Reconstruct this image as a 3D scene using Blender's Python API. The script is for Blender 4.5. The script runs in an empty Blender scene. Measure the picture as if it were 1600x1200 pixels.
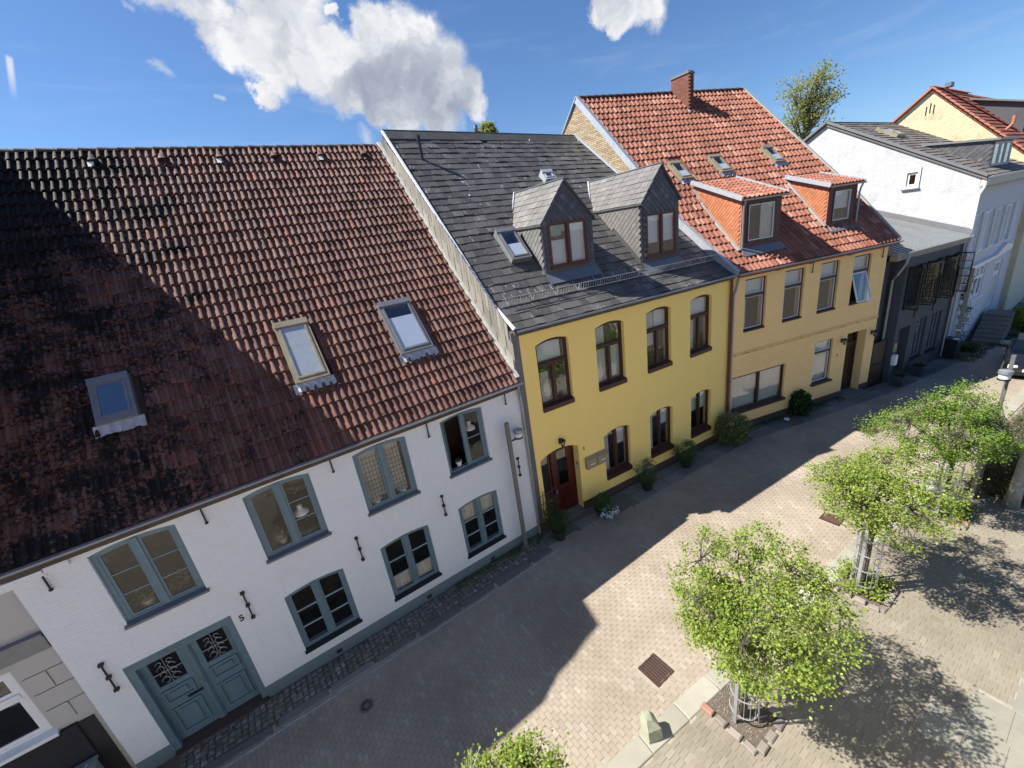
import bpy, math, random
import numpy as np
from mathutils import Vector, Matrix
from mathutils.geometry import tessellate_polygon
random.seed(7); rng = np.random.RandomState(11)
SC = bpy.context.scene; COL = SC.collection
D2R = math.radians

# ------------------------------------------------------------ camera
CAMPOS = Vector((0, 0, 9.5))
AX = ((0.8147993, -0.29898999, 0.49669617), (-0.5630941, -0.20429948, 0.80074138), (-0.13793889, -0.9321302, -0.33482257))
def cam_dir(px, py):
    d = (px - 800, py - 600, 650.0)
    return Vector([sum(AX[i][j] * d[j] for j in range(3)) for i in range(3)]).normalized()
def project(p):
    q = Vector(p) - CAMPOS
    c = [sum(AX[i][j] * q[i] for i in range(3)) for j in range(3)]
    if c[2] < .1: return None
    return (800 + 650 * c[0] / c[2], 600 + 650 * c[1] / c[2])
cam = bpy.data.cameras.new('camera'); camo = bpy.data.objects.new('camera', cam); COL.objects.link(camo)
cam.sensor_width = 36; cam.lens = 36 * 650 / 1600; cam.clip_end = 3000; cam.clip_start = .05
M = Matrix(((AX[0][0], -AX[0][1], -AX[0][2]), (AX[1][0], -AX[1][1], -AX[1][2]), (AX[2][0], -AX[2][1], -AX[2][2]))).to_4x4()
M.translation = CAMPOS; camo.matrix_world = M; SC.camera = camo

# ------------------------------------------------------------ light
SUNV = Vector((-.72, .487, 1.0)).normalized()
sun = bpy.data.lights.new('sun', 'SUN'); sun.energy = 5.0; sun.angle = D2R(.5); sun.color = (1, .95, .87)
suno = bpy.data.objects.new('sun', sun); COL.objects.link(suno); suno.location = (-20, 20, 40)
suno.rotation_euler = SUNV.to_track_quat('Z', 'Y').to_euler()
W = bpy.data.worlds.new('World'); SC.world = W; W.use_nodes = True
SC.view_settings.view_transform = 'Standard'; SC.view_settings.look = 'None'
SC.view_settings.exposure = 1.08; SC.view_settings.gamma = 1; SC.view_settings.use_curve_mapping = False
SKY_STRENGTH = .062

class NT:
    """small helper to write node trees"""
    def __init__(s, nt): s.nt = nt; s.n = nt.nodes; s.l = nt.links
    def new(s, t, **k):
        n = s.n.new(t)
        for a, b in k.items(): setattr(n, a, b)
        return n
    def val(s, sock, v):
        if isinstance(v, bpy.types.NodeSocket): s.l.new(v, sock)
        else: sock.default_value = v
    def math(s, op, a, b=0.0, clamp=False):
        n = s.new('ShaderNodeMath', operation=op, use_clamp=clamp); s.val(n.inputs[0], a); s.val(n.inputs[1], b); return n.outputs[0]
    def vmath(s, op, a, b=(0, 0, 0), out=0):
        n = s.new('ShaderNodeVectorMath', operation=op); s.val(n.inputs[0], a); s.val(n.inputs[1], b); return n.outputs[out]
    def mix(s, f, a, b, mode='MIX'):
        n = s.new('ShaderNodeMix', data_type='RGBA', blend_type=mode); s.val(n.inputs[0], f)
        for i, c in ((6, a), (7, b)):
            if not isinstance(c, bpy.types.NodeSocket): c = tuple(c) + ((1,) if len(c) == 3 else ())
            s.val(n.inputs[i], c)
        return n.outputs[2]
    def noise(s, vec, scale, detail=4, rough=.55, dist=0, out=0):
        n = s.new('ShaderNodeTexNoise'); s.val(n.inputs['Vector'], vec); n.inputs['Scale'].default_value = scale
        n.inputs['Detail'].default_value = detail; n.inputs['Roughness'].default_value = rough; n.inputs['Distortion'].default_value = dist
        return n.outputs[out]
    def ramp(s, f, a, b, lo=0.0, hi=1.0):
        n = s.new('ShaderNodeMapRange'); n.interpolation_type = 'SMOOTHSTEP'; s.val(n.inputs[0], f)
        n.inputs[1].default_value = a; n.inputs[2].default_value = b; n.inputs[3].default_value = lo; n.inputs[4].default_value = hi
        return n.outputs[0]
    def xyz(s, v):
        n = s.new('ShaderNodeSeparateXYZ'); s.val(n.inputs[0], v); return n.outputs
    def comb(s, x, y, z=0.0):
        n = s.new('ShaderNodeCombineXYZ'); s.val(n.inputs[0], x); s.val(n.inputs[1], y); s.val(n.inputs[2], z); return n.outputs[0]

def build_world():
    t = NT(W.node_tree); t.n.clear()
    sky = t.new('ShaderNodeTexSky', sky_type='NISHITA'); sky.sun_disc = False
    sky.sun_elevation = math.asin(SUNV.z); sky.sun_rotation = math.atan2(SUNV.x, SUNV.y)
    sky.air_density = 1.0; sky.dust_density = .25; sky.ozone_density = 3.0; sky.altitude = 50
    base = t.mix(1.0, sky.outputs[0], (.68, .86, 1.08), 'MULTIPLY')
    d = t.new('ShaderNodeTexCoord').outputs['Generated']
    c0 = cam_dir(560, 90); ax = Vector((0, 0, 1)).cross(c0).normalized() * -1; ay = c0.cross(ax) * -1
    if ay.z < 0: ay = -ay
    w = t.math('MAXIMUM', t.vmath('DOT_PRODUCT', d, tuple(c0), 1), .05)
    U = t.math('DIVIDE', t.vmath('DOT_PRODUCT', d, tuple(ax), 1), w)
    V = t.math('DIVIDE', t.vmath('DOT_PRODUCT', d, tuple(ay), 1), w)
    uv = t.comb(U, V)
    front = t.ramp(t.vmath('DOT_PRODUCT', d, tuple(c0), 1), .1, .25)
    nz = t.noise(uv, 5.5, 9, .62, out=1); nz2 = t.noise(uv, 17, 6, .65, out=1)
    uvd = t.vmath('ADD', uv, t.vmath('MULTIPLY', t.vmath('SUBTRACT', nz, (.5, .5, .5)), (.13, .13, 0)))
    uvd = t.vmath('ADD', uvd, t.vmath('MULTIPLY', t.vmath('SUBTRACT', nz2, (.5, .5, .5)), (.04, .04, 0)))
    def P(px, py):
        q = cam_dir(px, py); k = q.dot(c0); return (q.dot(ax) / k, q.dot(ay) / k)
    def blobs(L, src):
        f = None
        for (px, py, r) in L:
            u, v = P(px, py); rr = (Vector(P(px + r, py)) - Vector((u, v))).length
            ds = t.vmath('DISTANCE', src, (u, v, 0), 1)
            g = t.math('SUBTRACT', 1.0, t.math('DIVIDE', ds, rr))
            f = g if f is None else t.math('MAXIMUM', f, g)
        return f
    CL = [(250, -60, 70), (310, -20, 62), (345, 25, 55), (390, 60, 62), (425, 100, 50), (408, 138, 22), (445, 40, 75), (485, 95, 62), (520, 62, 30), (535, 100, 62), (572, 45, 40), (590, 80, 60), (560, 140, 45), (640, 70, 58), (620, 130, 66), (690, 112, 54), (735, 135, 34), (752, 158, 24), (690, 165, 44), (640, 178, 38), (600, 170, 34), (430, -30, 80), (652, 45, 30), (505, 10, 12),
          (940, 0, 26), (972, 4, 32), (1015, -10, 38), (966, 32, 20), (1000, -40, 50)]
    f = blobs(CL, uvd)
    small = blobs([(250, 118, 16), (331, 141, 9), (572, 216, 24), (205, 0, 12)], uvd)
    dens = t.ramp(t.math('ADD', f, t.math('MULTIPLY', t.math('SUBTRACT', t.noise(uv, 11, 9, .72), .5), .85)), -.06, .42)
    dens = t.math('MAXIMUM', dens, t.math('MULTIPLY', t.ramp(small, .1, 1.2), .55))
    core = t.ramp(f, .0, .30)
    lit = t.noise(uvd, 7, 8, .6)
    gb = None
    for (px, py, r, wt) in [(650, 150, 120, 1.0), (705, 165, 70, .7), (470, 120, 70, .7), (585, 140, 80, .8), (440, 10, 60, .55), (400, 70, 50, .35), (1000, -5, 45, .6)]:
        u, v = P(px, py); rr = (Vector(P(px + r, py)) - Vector((u, v))).length
        g = t.math('MULTIPLY', t.ramp(t.vmath('DISTANCE', uvd, (u, v, 0), 1), 0, rr, 1, 0), wt); gb = g if gb is None else t.math('ADD', gb, g)
    grey = t.math('MULTIPLY', t.ramp(t.math('ADD', t.math('MULTIPLY', gb, .62), t.math('MULTIPLY', t.math('SUBTRACT', lit, .5), 1.3)), -.12, 1.0), core)
    ccol = t.mix(grey, (.90, .91, .94), (.50, .55, .64))
    off = t.vmath('ADD', uvd, (-.018, .018, 0))
    em = t.math('SUBTRACT', t.noise(uvd, 10, 8, .62), t.noise(off, 10, 8, .62)); em = t.math('ADD', em, t.math('MULTIPLY', t.math('SUBTRACT', t.noise(uvd, 3.6, 4, .5), t.noise(t.vmath('ADD', uvd, (-.05, .05, 0)), 3.6, 4, .5)), .8))
    ccol = t.mix(1.0, ccol, t.mix(t.ramp(em, -.16, .16), (1.14, 1.13, 1.11), (.74, .77, .83)), 'MULTIPLY')
    # thin high cirrus streaks, fainter and everywhere
    st = t.noise(t.vmath('MULTIPLY', t.vmath('ADD', d, (0, 0, 0)), (2.0, 3.0, 14.0)), 1.6, 6, .6, .6)
    cir = t.math('MULTIPLY', t.ramp(st, .5, .8), .16)
    # contrail
    a, b = P(14, 88), P(23, 162)
    n = t.new('ShaderNodeVectorRotate'); ang = math.atan2(b[1] - a[1], b[0] - a[0])
    sub = t.vmath('SUBTRACT', uv, (a[0], a[1], 0)); t.val(n.inputs['Vector'], sub); n.rotation_type = 'Z_AXIS'; n.inputs['Angle'].default_value = -ang
    q = t.xyz(n.outputs[0]); Ln = math.hypot(b[0] - a[0], b[1] - a[1])
    con = t.math('MULTIPLY', t.ramp(t.math('ABSOLUTE', q[1]), .0015, .006, 1, 0), t.math('MULTIPLY', t.ramp(q[0], -.003, .004), t.ramp(q[0], Ln * .2, Ln, .8, 0)))
    CG = 7.2   # cloud radiance relative to the sky texture's scale
    def cl(c): return t.vmath('MULTIPLY', c, (CG, CG, CG))
    out = t.mix(t.math('MULTIPLY', cir, 1.0), base, cl(t.mix(0.0, (.75, .82, .95), (1, 1, 1))))
    out = t.mix(t.math('MULTIPLY', con, front), out, cl(t.mix(0.0, (.85, .9, 1), (1, 1, 1))))
    out = t.mix(t.math('MULTIPLY', dens, front), out, cl(ccol))
    bg = t.new('ShaderNodeBackground'); t.l.new(out, bg.inputs[0]); bg.inputs[1].default_value = SKY_STRENGTH
    o = t.new('ShaderNodeOutputWorld'); t.l.new(bg.outputs[0], o.inputs[0])
build_world()

# ------------------------------------------------------------ materials
MATS = {}
def newmat(name):
    m = bpy.data.materials.new(name); m.use_nodes = True; t = NT(m.node_tree); t.n.clear()
    o = t.new('ShaderNodeOutputMaterial'); p = t.new('ShaderNodeBsdfPrincipled'); t.l.new(p.outputs[0], o.inputs[0])
    MATS[name] = m; return m, t, p, o
def bump(t, p, h, dist=.01, st=1.0):
    b = t.new('ShaderNodeBump'); t.val(b.inputs['Height'], h); b.inputs['Distance'].default_value = dist; b.inputs['Strength'].default_value = st
    t.l.new(b.outputs[0], p.inputs['Normal'])
def wpos(t): return t.new('ShaderNodeNewGeometry').outputs['Position']
def opos(t): return t.new('ShaderNodeTexCoord').outputs['Object']
def rnd(t):
    oi = t.new('ShaderNodeObjectInfo').outputs['Random']; at = t.new('ShaderNodeAttribute'); at.attribute_name = 'rnd'
    return t.math('FRACT', t.math('ADD', oi, at.outputs['Fac']))
def plain(name, col, rough=.6, metal=0, var=.12, scale=6, bmp=.003, dirt=0.0, dirtcol=(.05, .05, .045)):
    m, t, p, o = newmat(name); P = wpos(t)
    n = t.noise(P, scale, 5, .6); n2 = t.noise(P, scale * 7, 3, .6)
    c = t.mix(n, tuple(x * (1 - var * 1.6) for x in col), tuple(min(1, x * (1 + var * 1.6)) for x in col))
    c = t.mix(t.math('MULTIPLY', n2, var), c, tuple(x * .5 for x in col))
    if dirt: c = t.mix(t.math('MULTIPLY', t.ramp(t.noise(P, 1.7, 7, .7), .48, .72), dirt), c, dirtcol)
    t.val(p.inputs['Base Color'], c); p.inputs['Roughness'].default_value = rough; p.inputs['Metallic'].default_value = metal
    bump(t, p, t.noise(P, scale * 12, 3, .6), bmp, .5); return m
def brick_wall(name, col, brick=(.25, .08), mortar=.012, bh=.006, contrast=.0, mortarcol=None, bump2=.01, dirt=.15, patch=None, stain=(.35, .33, .28)):
    m, t, p, o = newmat(name); x, y, z = t.xyz(opos(t)); P = wpos(t)
    v = t.comb(t.math('ADD', x, t.math('MULTIPLY', y, 1.0)), z)
    v = t.vmath('ADD', v, t.vmath('MULTIPLY', t.vmath('SUBTRACT', t.noise(P, 4, 3, .5, out=1), (.5, .5, .5)), (.03, .03, 0)))
    b = t.new('ShaderNodeTexBrick'); t.val(b.inputs['Vector'], v); b.inputs['Scale'].default_value = 1
    b.inputs['Brick Width'].default_value = brick[0]; b.inputs['Row Height'].default_value = brick[1]; b.inputs['Mortar Size'].default_value = mortar; b.inputs['Mortar Smooth'].default_value = .6
    b.inputs['Color1'].default_value = tuple(c * (1 - contrast) for c in col) + (1,); b.inputs['Color2'].default_value = tuple(min(1, c * (1 + contrast)) for c in col) + (1,)
    b.inputs['Mortar'].default_value = tuple(mortarcol or col) + (1,)
    n = t.noise(P, 1.3, 7, .65); c = t.mix(t.math('MULTIPLY', t.ramp(n, .5, .78), dirt), b.outputs[0], stain)
    c = t.mix(t.math('MULTIPLY', t.ramp(t.noise(P, 22, 4, .7), .56, .8), dirt * .8), c, stain)
    if patch: c = t.mix(t.ramp(t.noise(P, patch[1], 6, .7), patch[2], patch[2] + .06), c, patch[0])
    sk = t.noise(t.vmath('MULTIPLY', P, (5, 5, .35)), 1.5, 6, .6); c = t.mix(t.math('MULTIPLY', t.ramp(sk, .50, .80), min(.45, dirt * .9)), c, stain)
    # grime that rises from the foot of the wall
    zz = t.xyz(P)[2]
    c = t.mix(t.math('MULTIPLY', t.ramp(t.math('ADD', zz, t.math('MULTIPLY', n, .8)), .35, 1.1, 1, 0), dirt * 1.2), c, tuple(s * .7 for s in stain))
    t.val(p.inputs['Base Color'], c); p.inputs['Roughness'].default_value = .8
    h = t.math('ADD', t.math('MULTIPLY', b.outputs['Fac'], -bh * 100), t.math('MULTIPLY', t.noise(P, 9, 5, .65), bump2 * 100))
    h = t.math('ADD', h, t.math('MULTIPLY', t.noise(t.vmath('MULTIPLY', P, (1, 1, 3.5)), 14, 4, .6), bump2 * 60))
    bump(t, p, h, .01, 1.0); return m
def tilemat(name, base, alt, moss=(.016, .014, .012), moss_amt=.5, lichen=.03, moss_shade_fn=None, rough=.75, spec=.3, bright=(.30, .10, .055), lichcol=(.5, .5, .46), lsc=14, streak=None, mw=(.6, .6)):
    m, t, p, o = newmat(name); P = wpos(t); r = rnd(t)
    c = t.mix(r, base, alt)
    c = t.mix(t.ramp(t.math('FRACT', t.math('MULTIPLY', r, 7.31)), .86, .97), c, bright)
    n = t.noise(P, 1.3, 5, .65); n2 = t.noise(P, 14, 6, .75)
    big = t.noise(P, .55, 5, .6)
    f = t.math('ADD', t.math('MULTIPLY', n, mw[0]), t.math('MULTIPLY', n2, mw[1]))
    if moss_shade_fn: f = t.math('ADD', f, moss_shade_fn(t, P))
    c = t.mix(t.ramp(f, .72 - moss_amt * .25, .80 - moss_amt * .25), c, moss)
    c = t.mix(t.ramp(t.noise(P, lsc, 7, .8), .70 - lichen, .76 - lichen), c, lichcol)
    if streak: c = t.mix(t.math('MULTIPLY', t.ramp(t.noise(t.vmath('MULTIPLY', P, streak[1]), streak[2], 5, .65), streak[3], streak[3] + .08), t.math('MULTIPLY', t.ramp(t.noise(P, 1.1, 4, .6), .44, .62, .12, 1.0), streak[4])), c, streak[0])
    c = t.mix(1.0, c, t.mix(t.ramp(big, .3, .7), (.84, .83, .82), (1.1, 1.1, 1.1)), 'MULTIPLY')
    t.val(p.inputs['Base Color'], c); p.inputs['Roughness'].default_value = rough; p.inputs['Specular IOR Level'].default_value = spec
    bump(t, p, t.noise(P, 40, 5, .7), .006, .7); return m

def moss_shade_h1(t, P):
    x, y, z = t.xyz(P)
    # moss thickest away from the right verge and high left, plus painted shade leftwards
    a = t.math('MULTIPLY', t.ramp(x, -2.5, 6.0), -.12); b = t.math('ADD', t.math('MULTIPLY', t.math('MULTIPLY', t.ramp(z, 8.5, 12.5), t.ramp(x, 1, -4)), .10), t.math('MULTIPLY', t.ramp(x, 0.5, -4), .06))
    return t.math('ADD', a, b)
tilemat('clay_tile_old', (.104, .050, .039), (.170, .092, .074), moss_amt=.46, mw=(.58, .62), moss_shade_fn=moss_shade_h1, bright=(.19, .08, .055), lichen=-.03, moss=(.011, .009, .008))
tilemat('clay_tile_red', (.205, .078, .052), (.32, .135, .092), moss_amt=-.02, lichen=-.03, bright=(.39, .20, .145), moss=(.08, .045, .036))
tilemat('clay_tile_flat', (.26, .085, .06), (.30, .10, .07), moss_amt=-.3, lichen=-.05, bright=(.30, .11, .08))
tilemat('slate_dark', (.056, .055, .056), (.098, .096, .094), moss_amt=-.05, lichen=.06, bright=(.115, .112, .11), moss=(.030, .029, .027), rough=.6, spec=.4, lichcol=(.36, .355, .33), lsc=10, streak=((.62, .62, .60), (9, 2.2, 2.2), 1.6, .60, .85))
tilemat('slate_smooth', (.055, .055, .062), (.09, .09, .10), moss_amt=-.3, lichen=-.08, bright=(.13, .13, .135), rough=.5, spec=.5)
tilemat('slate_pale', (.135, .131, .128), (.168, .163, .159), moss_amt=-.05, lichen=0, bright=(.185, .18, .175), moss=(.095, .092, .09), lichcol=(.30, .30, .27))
tilemat('slate_clad', (.20, .19, .165), (.27, .255, .22), moss_amt=-.1, lichen=.02, bright=(.31, .29, .25), moss=(.13, .12, .10), lichcol=(.40, .38, .33))
tilemat('slate_brown', (.13, .115, .105), (.19, .17, .155), moss_amt=-.1, lichen=-.02, bright=(.22, .2, .19), moss=(.07, .06, .055))
tilemat('orange_shingle', (.33, .118, .056), (.40, .15, .075), moss_amt=-.4, lichen=-.1, bright=(.42, .16, .08))
tilemat('paver', (.292, .245, .192), (.322, .272, .215), moss_amt=-.10, lichen=-.03, moss=(.235, .20, .162), bright=(.345, .298, .25), lichcol=(.42, .375, .31), rough=.85)
tilemat('paver_yellow', (.215, .190, .146), (.240, .212, .165), moss_amt=-.03, lichen=-.02, moss=(.165, .142, .11), bright=(.262, .232, .182), lichcol=(.36, .33, .26), rough=.85)
tilemat('sett', (.13, .12, .105), (.20, .185, .165), moss_amt=.1, lichen=-.01, moss=(.05, .05, .035), bright=(.26, .24, .22), rough=.8)
tilemat('kerb_granite', (.28, .27, .222), (.345, .332, .28), moss_amt=-.1, lichen=.02, moss=(.25, .245, .18), bright=(.39, .375, .315), lichcol=(.48, .46, .40), rough=.8)
tilemat('dark_slab', (.12, .115, .105), (.17, .165, .155), moss_amt=0, lichen=-.03, moss=(.07, .07, .055), bright=(.2, .19, .18), rough=.85)
tilemat('bed_stone', (.15, .13, .12), (.29, .25, .22), moss_amt=-.1, lichen=0, moss=(.14, .12, .09), bright=(.34, .19, .14), rough=.85)
tilemat('chimney_brick', (.135, .048, .036), (.19, .07, .052), moss_amt=-.2, lichen=-.08, bright=(.22, .085, .065))
brick_wall('white_wall', (.70, .72, .745), bh=.0038, bump2=.007, dirt=.28, stain=(.56, .55, .52))
brick_wall('yellow_wall', (.97, .70, .215), bh=.0004, bump2=.0022, dirt=.07, stain=(.58, .40, .12))
brick_wall('ochre_wall', (.97, .64, .265), bh=.003, bump2=.003, dirt=.10, contrast=.03, stain=(.62, .42, .20))
brick_wall('grey_plaster', (.45, .43, .40), bh=0, bump2=.002, dirt=.2)
brick_wall('dark_wall', (.075, .08, .088), bh=.002, bump2=.004, dirt=.3, stain=(.05, .052, .055))
brick_wall('bluegrey_wall', (.50, .52, .57), bh=0, bump2=.002, dirt=.15, stain=(.36, .37, .4))
brick_wall('limewash_wall', (.48, .49, .51), bh=.0008, bump2=.018, dirt=.55, stain=(.30, .295, .29), patch=((.42, .35, .28), .9, .70))
brick_wall('cream_wall', (.66, .57, .36), bh=.012, bump2=.05, dirt=.6, brick=(.24, .08), stain=(.34, .30, .20))
brick_wall('beige_wall', (.50, .49, .41), bh=0, bump2=.002, dirt=.15)
brick_wall('yellow_brick', (.36, .275, .165), brick=(.24, .078), mortar=.014, mortarcol=(.15, .12, .09), contrast=.3, dirt=.25, stain=(.2, .15, .1))
brick_wall('blue_plinth', (.155, .215, .25), bh=0, bump2=.004, dirt=.5, stain=(.10, .13, .13))
brick_wall('maroon_plinth', (.10, .04, .033), bh=0, bump2=.004, dirt=.4, stain=(.08, .06, .05))
brick_wall('brown_plinth', (.085, .045, .035), bh=0, bump2=.004, dirt=.4, stain=(.08, .06, .05))
brick_wall('basalt_wall', (.035, .033, .035), bh=0, bump2=.12, dirt=.4, stain=(.06, .055, .05))
plain('blue_wood', (.118, .185, .225), .45, var=.16, dirt=.3, dirtcol=(.10, .17, .20))
plain('blue_wood_light', (.27, .345, .38), .5, var=.1)
plain('brown_wood', (.055, .020, .016), .4, var=.2, scale=12)
plain('door_red', (.075, .010, .008), .3, var=.2, scale=10)
plain('dark_brown', (.05, .026, .02), .45, var=.2)
plain('dormer_brown', (.095, .028, .02), .5, var=.2)
plain('white_paint', (.74, .75, .75), .45, var=.06)
plain('black_metal', (.012, .012, .014), .45, var=.2)
plain('iron', (.022, .020, .022), .6, var=.3, dirt=.4, dirtcol=(.10, .04, .02))
plain('zinc', (.33, .35, .37), .42, metal=.55, var=.12, scale=4, dirt=.3, dirtcol=(.18, .19, .2))
plain('lead', (.40, .43, .47), .5, metal=.3, var=.2, scale=5, bmp=.008)
plain('dark_lead', (.14, .16, .19), .5, metal=.2, var=.2, scale=4, bmp=.008)
plain('copper_pipe', (.16, .055, .035), .45, metal=.4, var=.15)
plain('galvanised', (.46, .47, .48), .4, metal=.6, var=.2, scale=10)
plain('lamp_pole_grey', (.17, .16, .155), .5, metal=.3, var=.1)
plain('mortar_white', (.62, .61, .57), .9, var=.15, scale=9, bmp=.02)
plain('mortar_grey', (.36, .35, .32), .9, var=.2, scale=9, bmp=.02)
plain('ridge_clay', (.085, .06, .045), .8, var=.35, dirt=.6)
plain('ridge_slate', (.075, .075, .075), .65, var=.3, dirt=.4, dirtcol=(.16, .15, .13))
plain('olive_alu', (.30, .27, .19), .5, metal=.2, var=.25, dirt=.4, dirtcol=(.12, .11, .08))
plain('grey_alu', (.20, .21, .22), .45, metal=.3, var=.15)
plain('ground_soil', (.13, .105, .08), .95, var=.4, scale=14, bmp=.03)
plain('joint_sand', (.335, .295, .24), .95, var=.25, scale=9, bmp=.01)
plain('mortar_line', (.40, .385, .36), .9, var=.3, scale=10)
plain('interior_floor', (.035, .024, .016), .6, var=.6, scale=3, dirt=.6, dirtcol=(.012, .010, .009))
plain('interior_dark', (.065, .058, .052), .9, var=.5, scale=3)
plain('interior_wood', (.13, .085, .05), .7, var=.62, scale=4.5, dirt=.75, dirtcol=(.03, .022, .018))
plain('curtain', (.62, .60, .56), .9, var=.12, scale=8)
plain('blind', (.70, .72, .74), .8, var=.04)
plain('pot_black', (.02, .02, .022), .5)
plain('pot_grey', (.05, .055, .06), .6)
plain('terracotta_light', (.62, .48, .40), .8)
plain('rust_grate', (.095, .045, .032), .6, metal=.4, var=.35, scale=20)
plain('manhole', (.17, .135, .11), .6, metal=.3, var=.3, scale=15)
plain('bark', (.10, .085, .07), .9, var=.35, scale=18, bmp=.02)
plain('bark_pale', (.40, .39, .35), .85, var=.5, scale=9, bmp=.02, dirt=.5, dirtcol=(.16, .16, .13))
plain('timber_post', (.33, .29, .22), .85, var=.25, scale=12)
plain('mossy_stone', (.36, .38, .27), .9, var=.3, scale=9, bmp=.03, dirt=.4, dirtcol=(.30, .34, .2))
plain('stone_step', (.17, .16, .145), .9, var=.3, scale=7, bmp=.02)
plain('concrete_slab', (.235, .228, .187), .9, var=.15, scale=3, bmp=.01, dirt=.25, dirtcol=(.3, .29, .25))
plain('mailbox', (.34, .27, .17), .5, var=.1)
plain('utility_green', (.22, .25, .23), .6, var=.2, scale=5)
plain('ceramic', (.80, .80, .76), .25, var=.03)
plain('paper', (.85, .85, .86), .7, var=.02)
plain('car_black', (.010, .010, .012), .12, var=.02)
plain('car_silver', (.45, .47, .50), .2, metal=.6, var=.03)
plain('tyre', (.02, .02, .02), .8)
plain('chrome', (.6, .6, .62), .15, metal=1, var=.02)
plain('metal_roof', (.27, .285, .295), .42, metal=.45, var=.08, scale=2, dirt=.2, dirtcol=(.2, .21, .22))
plain('red_verge', (.40, .15, .09), .7, var=.1)
plain('rubber_black', (.02, .02, .02), .6)
plain('flower_white', (.85, .86, .85), .7, var=.02)
plain('flower_lilac', (.35, .25, .45), .7, var=.2)

def glass_mat(name, tint=(1, 1, 1), ior=1.9, rough=.0, wav=.35):
    m = bpy.data.materials.new(name); m.use_nodes = True; t = NT(m.node_tree); t.n.clear()
    o = t.new('ShaderNodeOutputMaterial'); lw = t.new('ShaderNodeLayerWeight'); lw.inputs[0].default_value = .5; F0 = ((ior - 1) / (ior + 1)) ** 2
    fr = t.math('ADD', t.math('MULTIPLY', t.math('POWER', lw.outputs['Facing'], 4.0), 1 - F0), F0)
    b = t.new('ShaderNodeBump'); b.inputs['Distance'].default_value = .01; b.inputs['Strength'].default_value = wav
    t.l.new(t.noise(wpos(t), 2.5, 2, .5), b.inputs['Height'])
    g = t.new('ShaderNodeBsdfGlossy'); g.inputs['Roughness'].default_value = rough; g.inputs['Color'].default_value = (.95, .97, 1, 1)
    t.l.new(b.outputs[0], g.inputs['Normal'])
    tr = t.new('ShaderNodeBsdfTransparent'); tr.inputs[0].default_value = tint + (1,)
    mx = t.new('ShaderNodeMixShader'); t.l.new(fr, mx.inputs[0]); t.l.new(tr.outputs[0], mx.inputs[1]); t.l.new(g.outputs[0], mx.inputs[2])
    t.l.new(mx.outputs[0], o.inputs[0]); MATS[name] = m
glass_mat('glass', (.86, .88, .87), 2.3); glass_mat('skylight_glass', (.25, .40, .60), 3.2); glass_mat('skylight_clear', (.84, .90, .96), 2.2, wav=.8); glass_mat('old_glass', (.88, .87, .84), 1.62, wav=1.0); glass_mat('dark_glass', (.45, .47, .46), 1.9)

def leafmat(name, a, b, c=None, trans=.35):
    m = bpy.data.materials.new(name); m.use_nodes = True; t = NT(m.node_tree); t.n.clear()
    o = t.new('ShaderNodeOutputMaterial'); at = t.new('ShaderNodeAttribute'); at.attribute_name = 'rnd'
    col = t.mix(at.outputs['Fac'], a, b)
    if c: col = t.mix(t.ramp(t.noise(wpos(t), 1.8, 3), .5, .68), col, c)
    p = t.new('ShaderNodeBsdfPrincipled'); t.l.new(col, p.inputs['Base Color']); p.inputs['Roughness'].default_value = .5; p.inputs['Specular IOR Level'].default_value = .35
    tl = t.new('ShaderNodeBsdfTranslucent'); t.l.new(t.mix(1.0, col, (1.15, 1.15, .6), 'MULTIPLY'), tl.inputs[0])
    mx = t.new('ShaderNodeMixShader'); mx.inputs[0].default_value = trans
    t.l.new(p.outputs[0], mx.inputs[1]); t.l.new(tl.outputs[0], mx.inputs[2]); t.l.new(mx.outputs[0], o.inputs[0]); MATS[name] = m
leafmat('leaf_spring', (.12, .19, .025), (.33, .40, .075), (.21, .29, .045), .38)
leafmat('leaf_spring_dark', (.09, .17, .025), (.23, .33, .05), (.15, .24, .035), .4)
leafmat('leaf_box', (.02, .045, .012), (.06, .10, .02), None, .15)
leafmat('leaf_mid', (.03, .07, .015), (.08, .14, .03), None, .2)
leafmat('leaf_variegated', (.05, .08, .02), (.26, .27, .10), None, .15)
leafmat('leaf_far', (.20, .24, .09), (.34, .36, .16), None, .5)
leafmat('leaf_hedge', (.035, .055, .018), (.15, .13, .06), (.07, .11, .03), .2)
leafmat('spider_leaf', (.35, .33, .18), (.6, .56, .35), None, .3)

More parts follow.
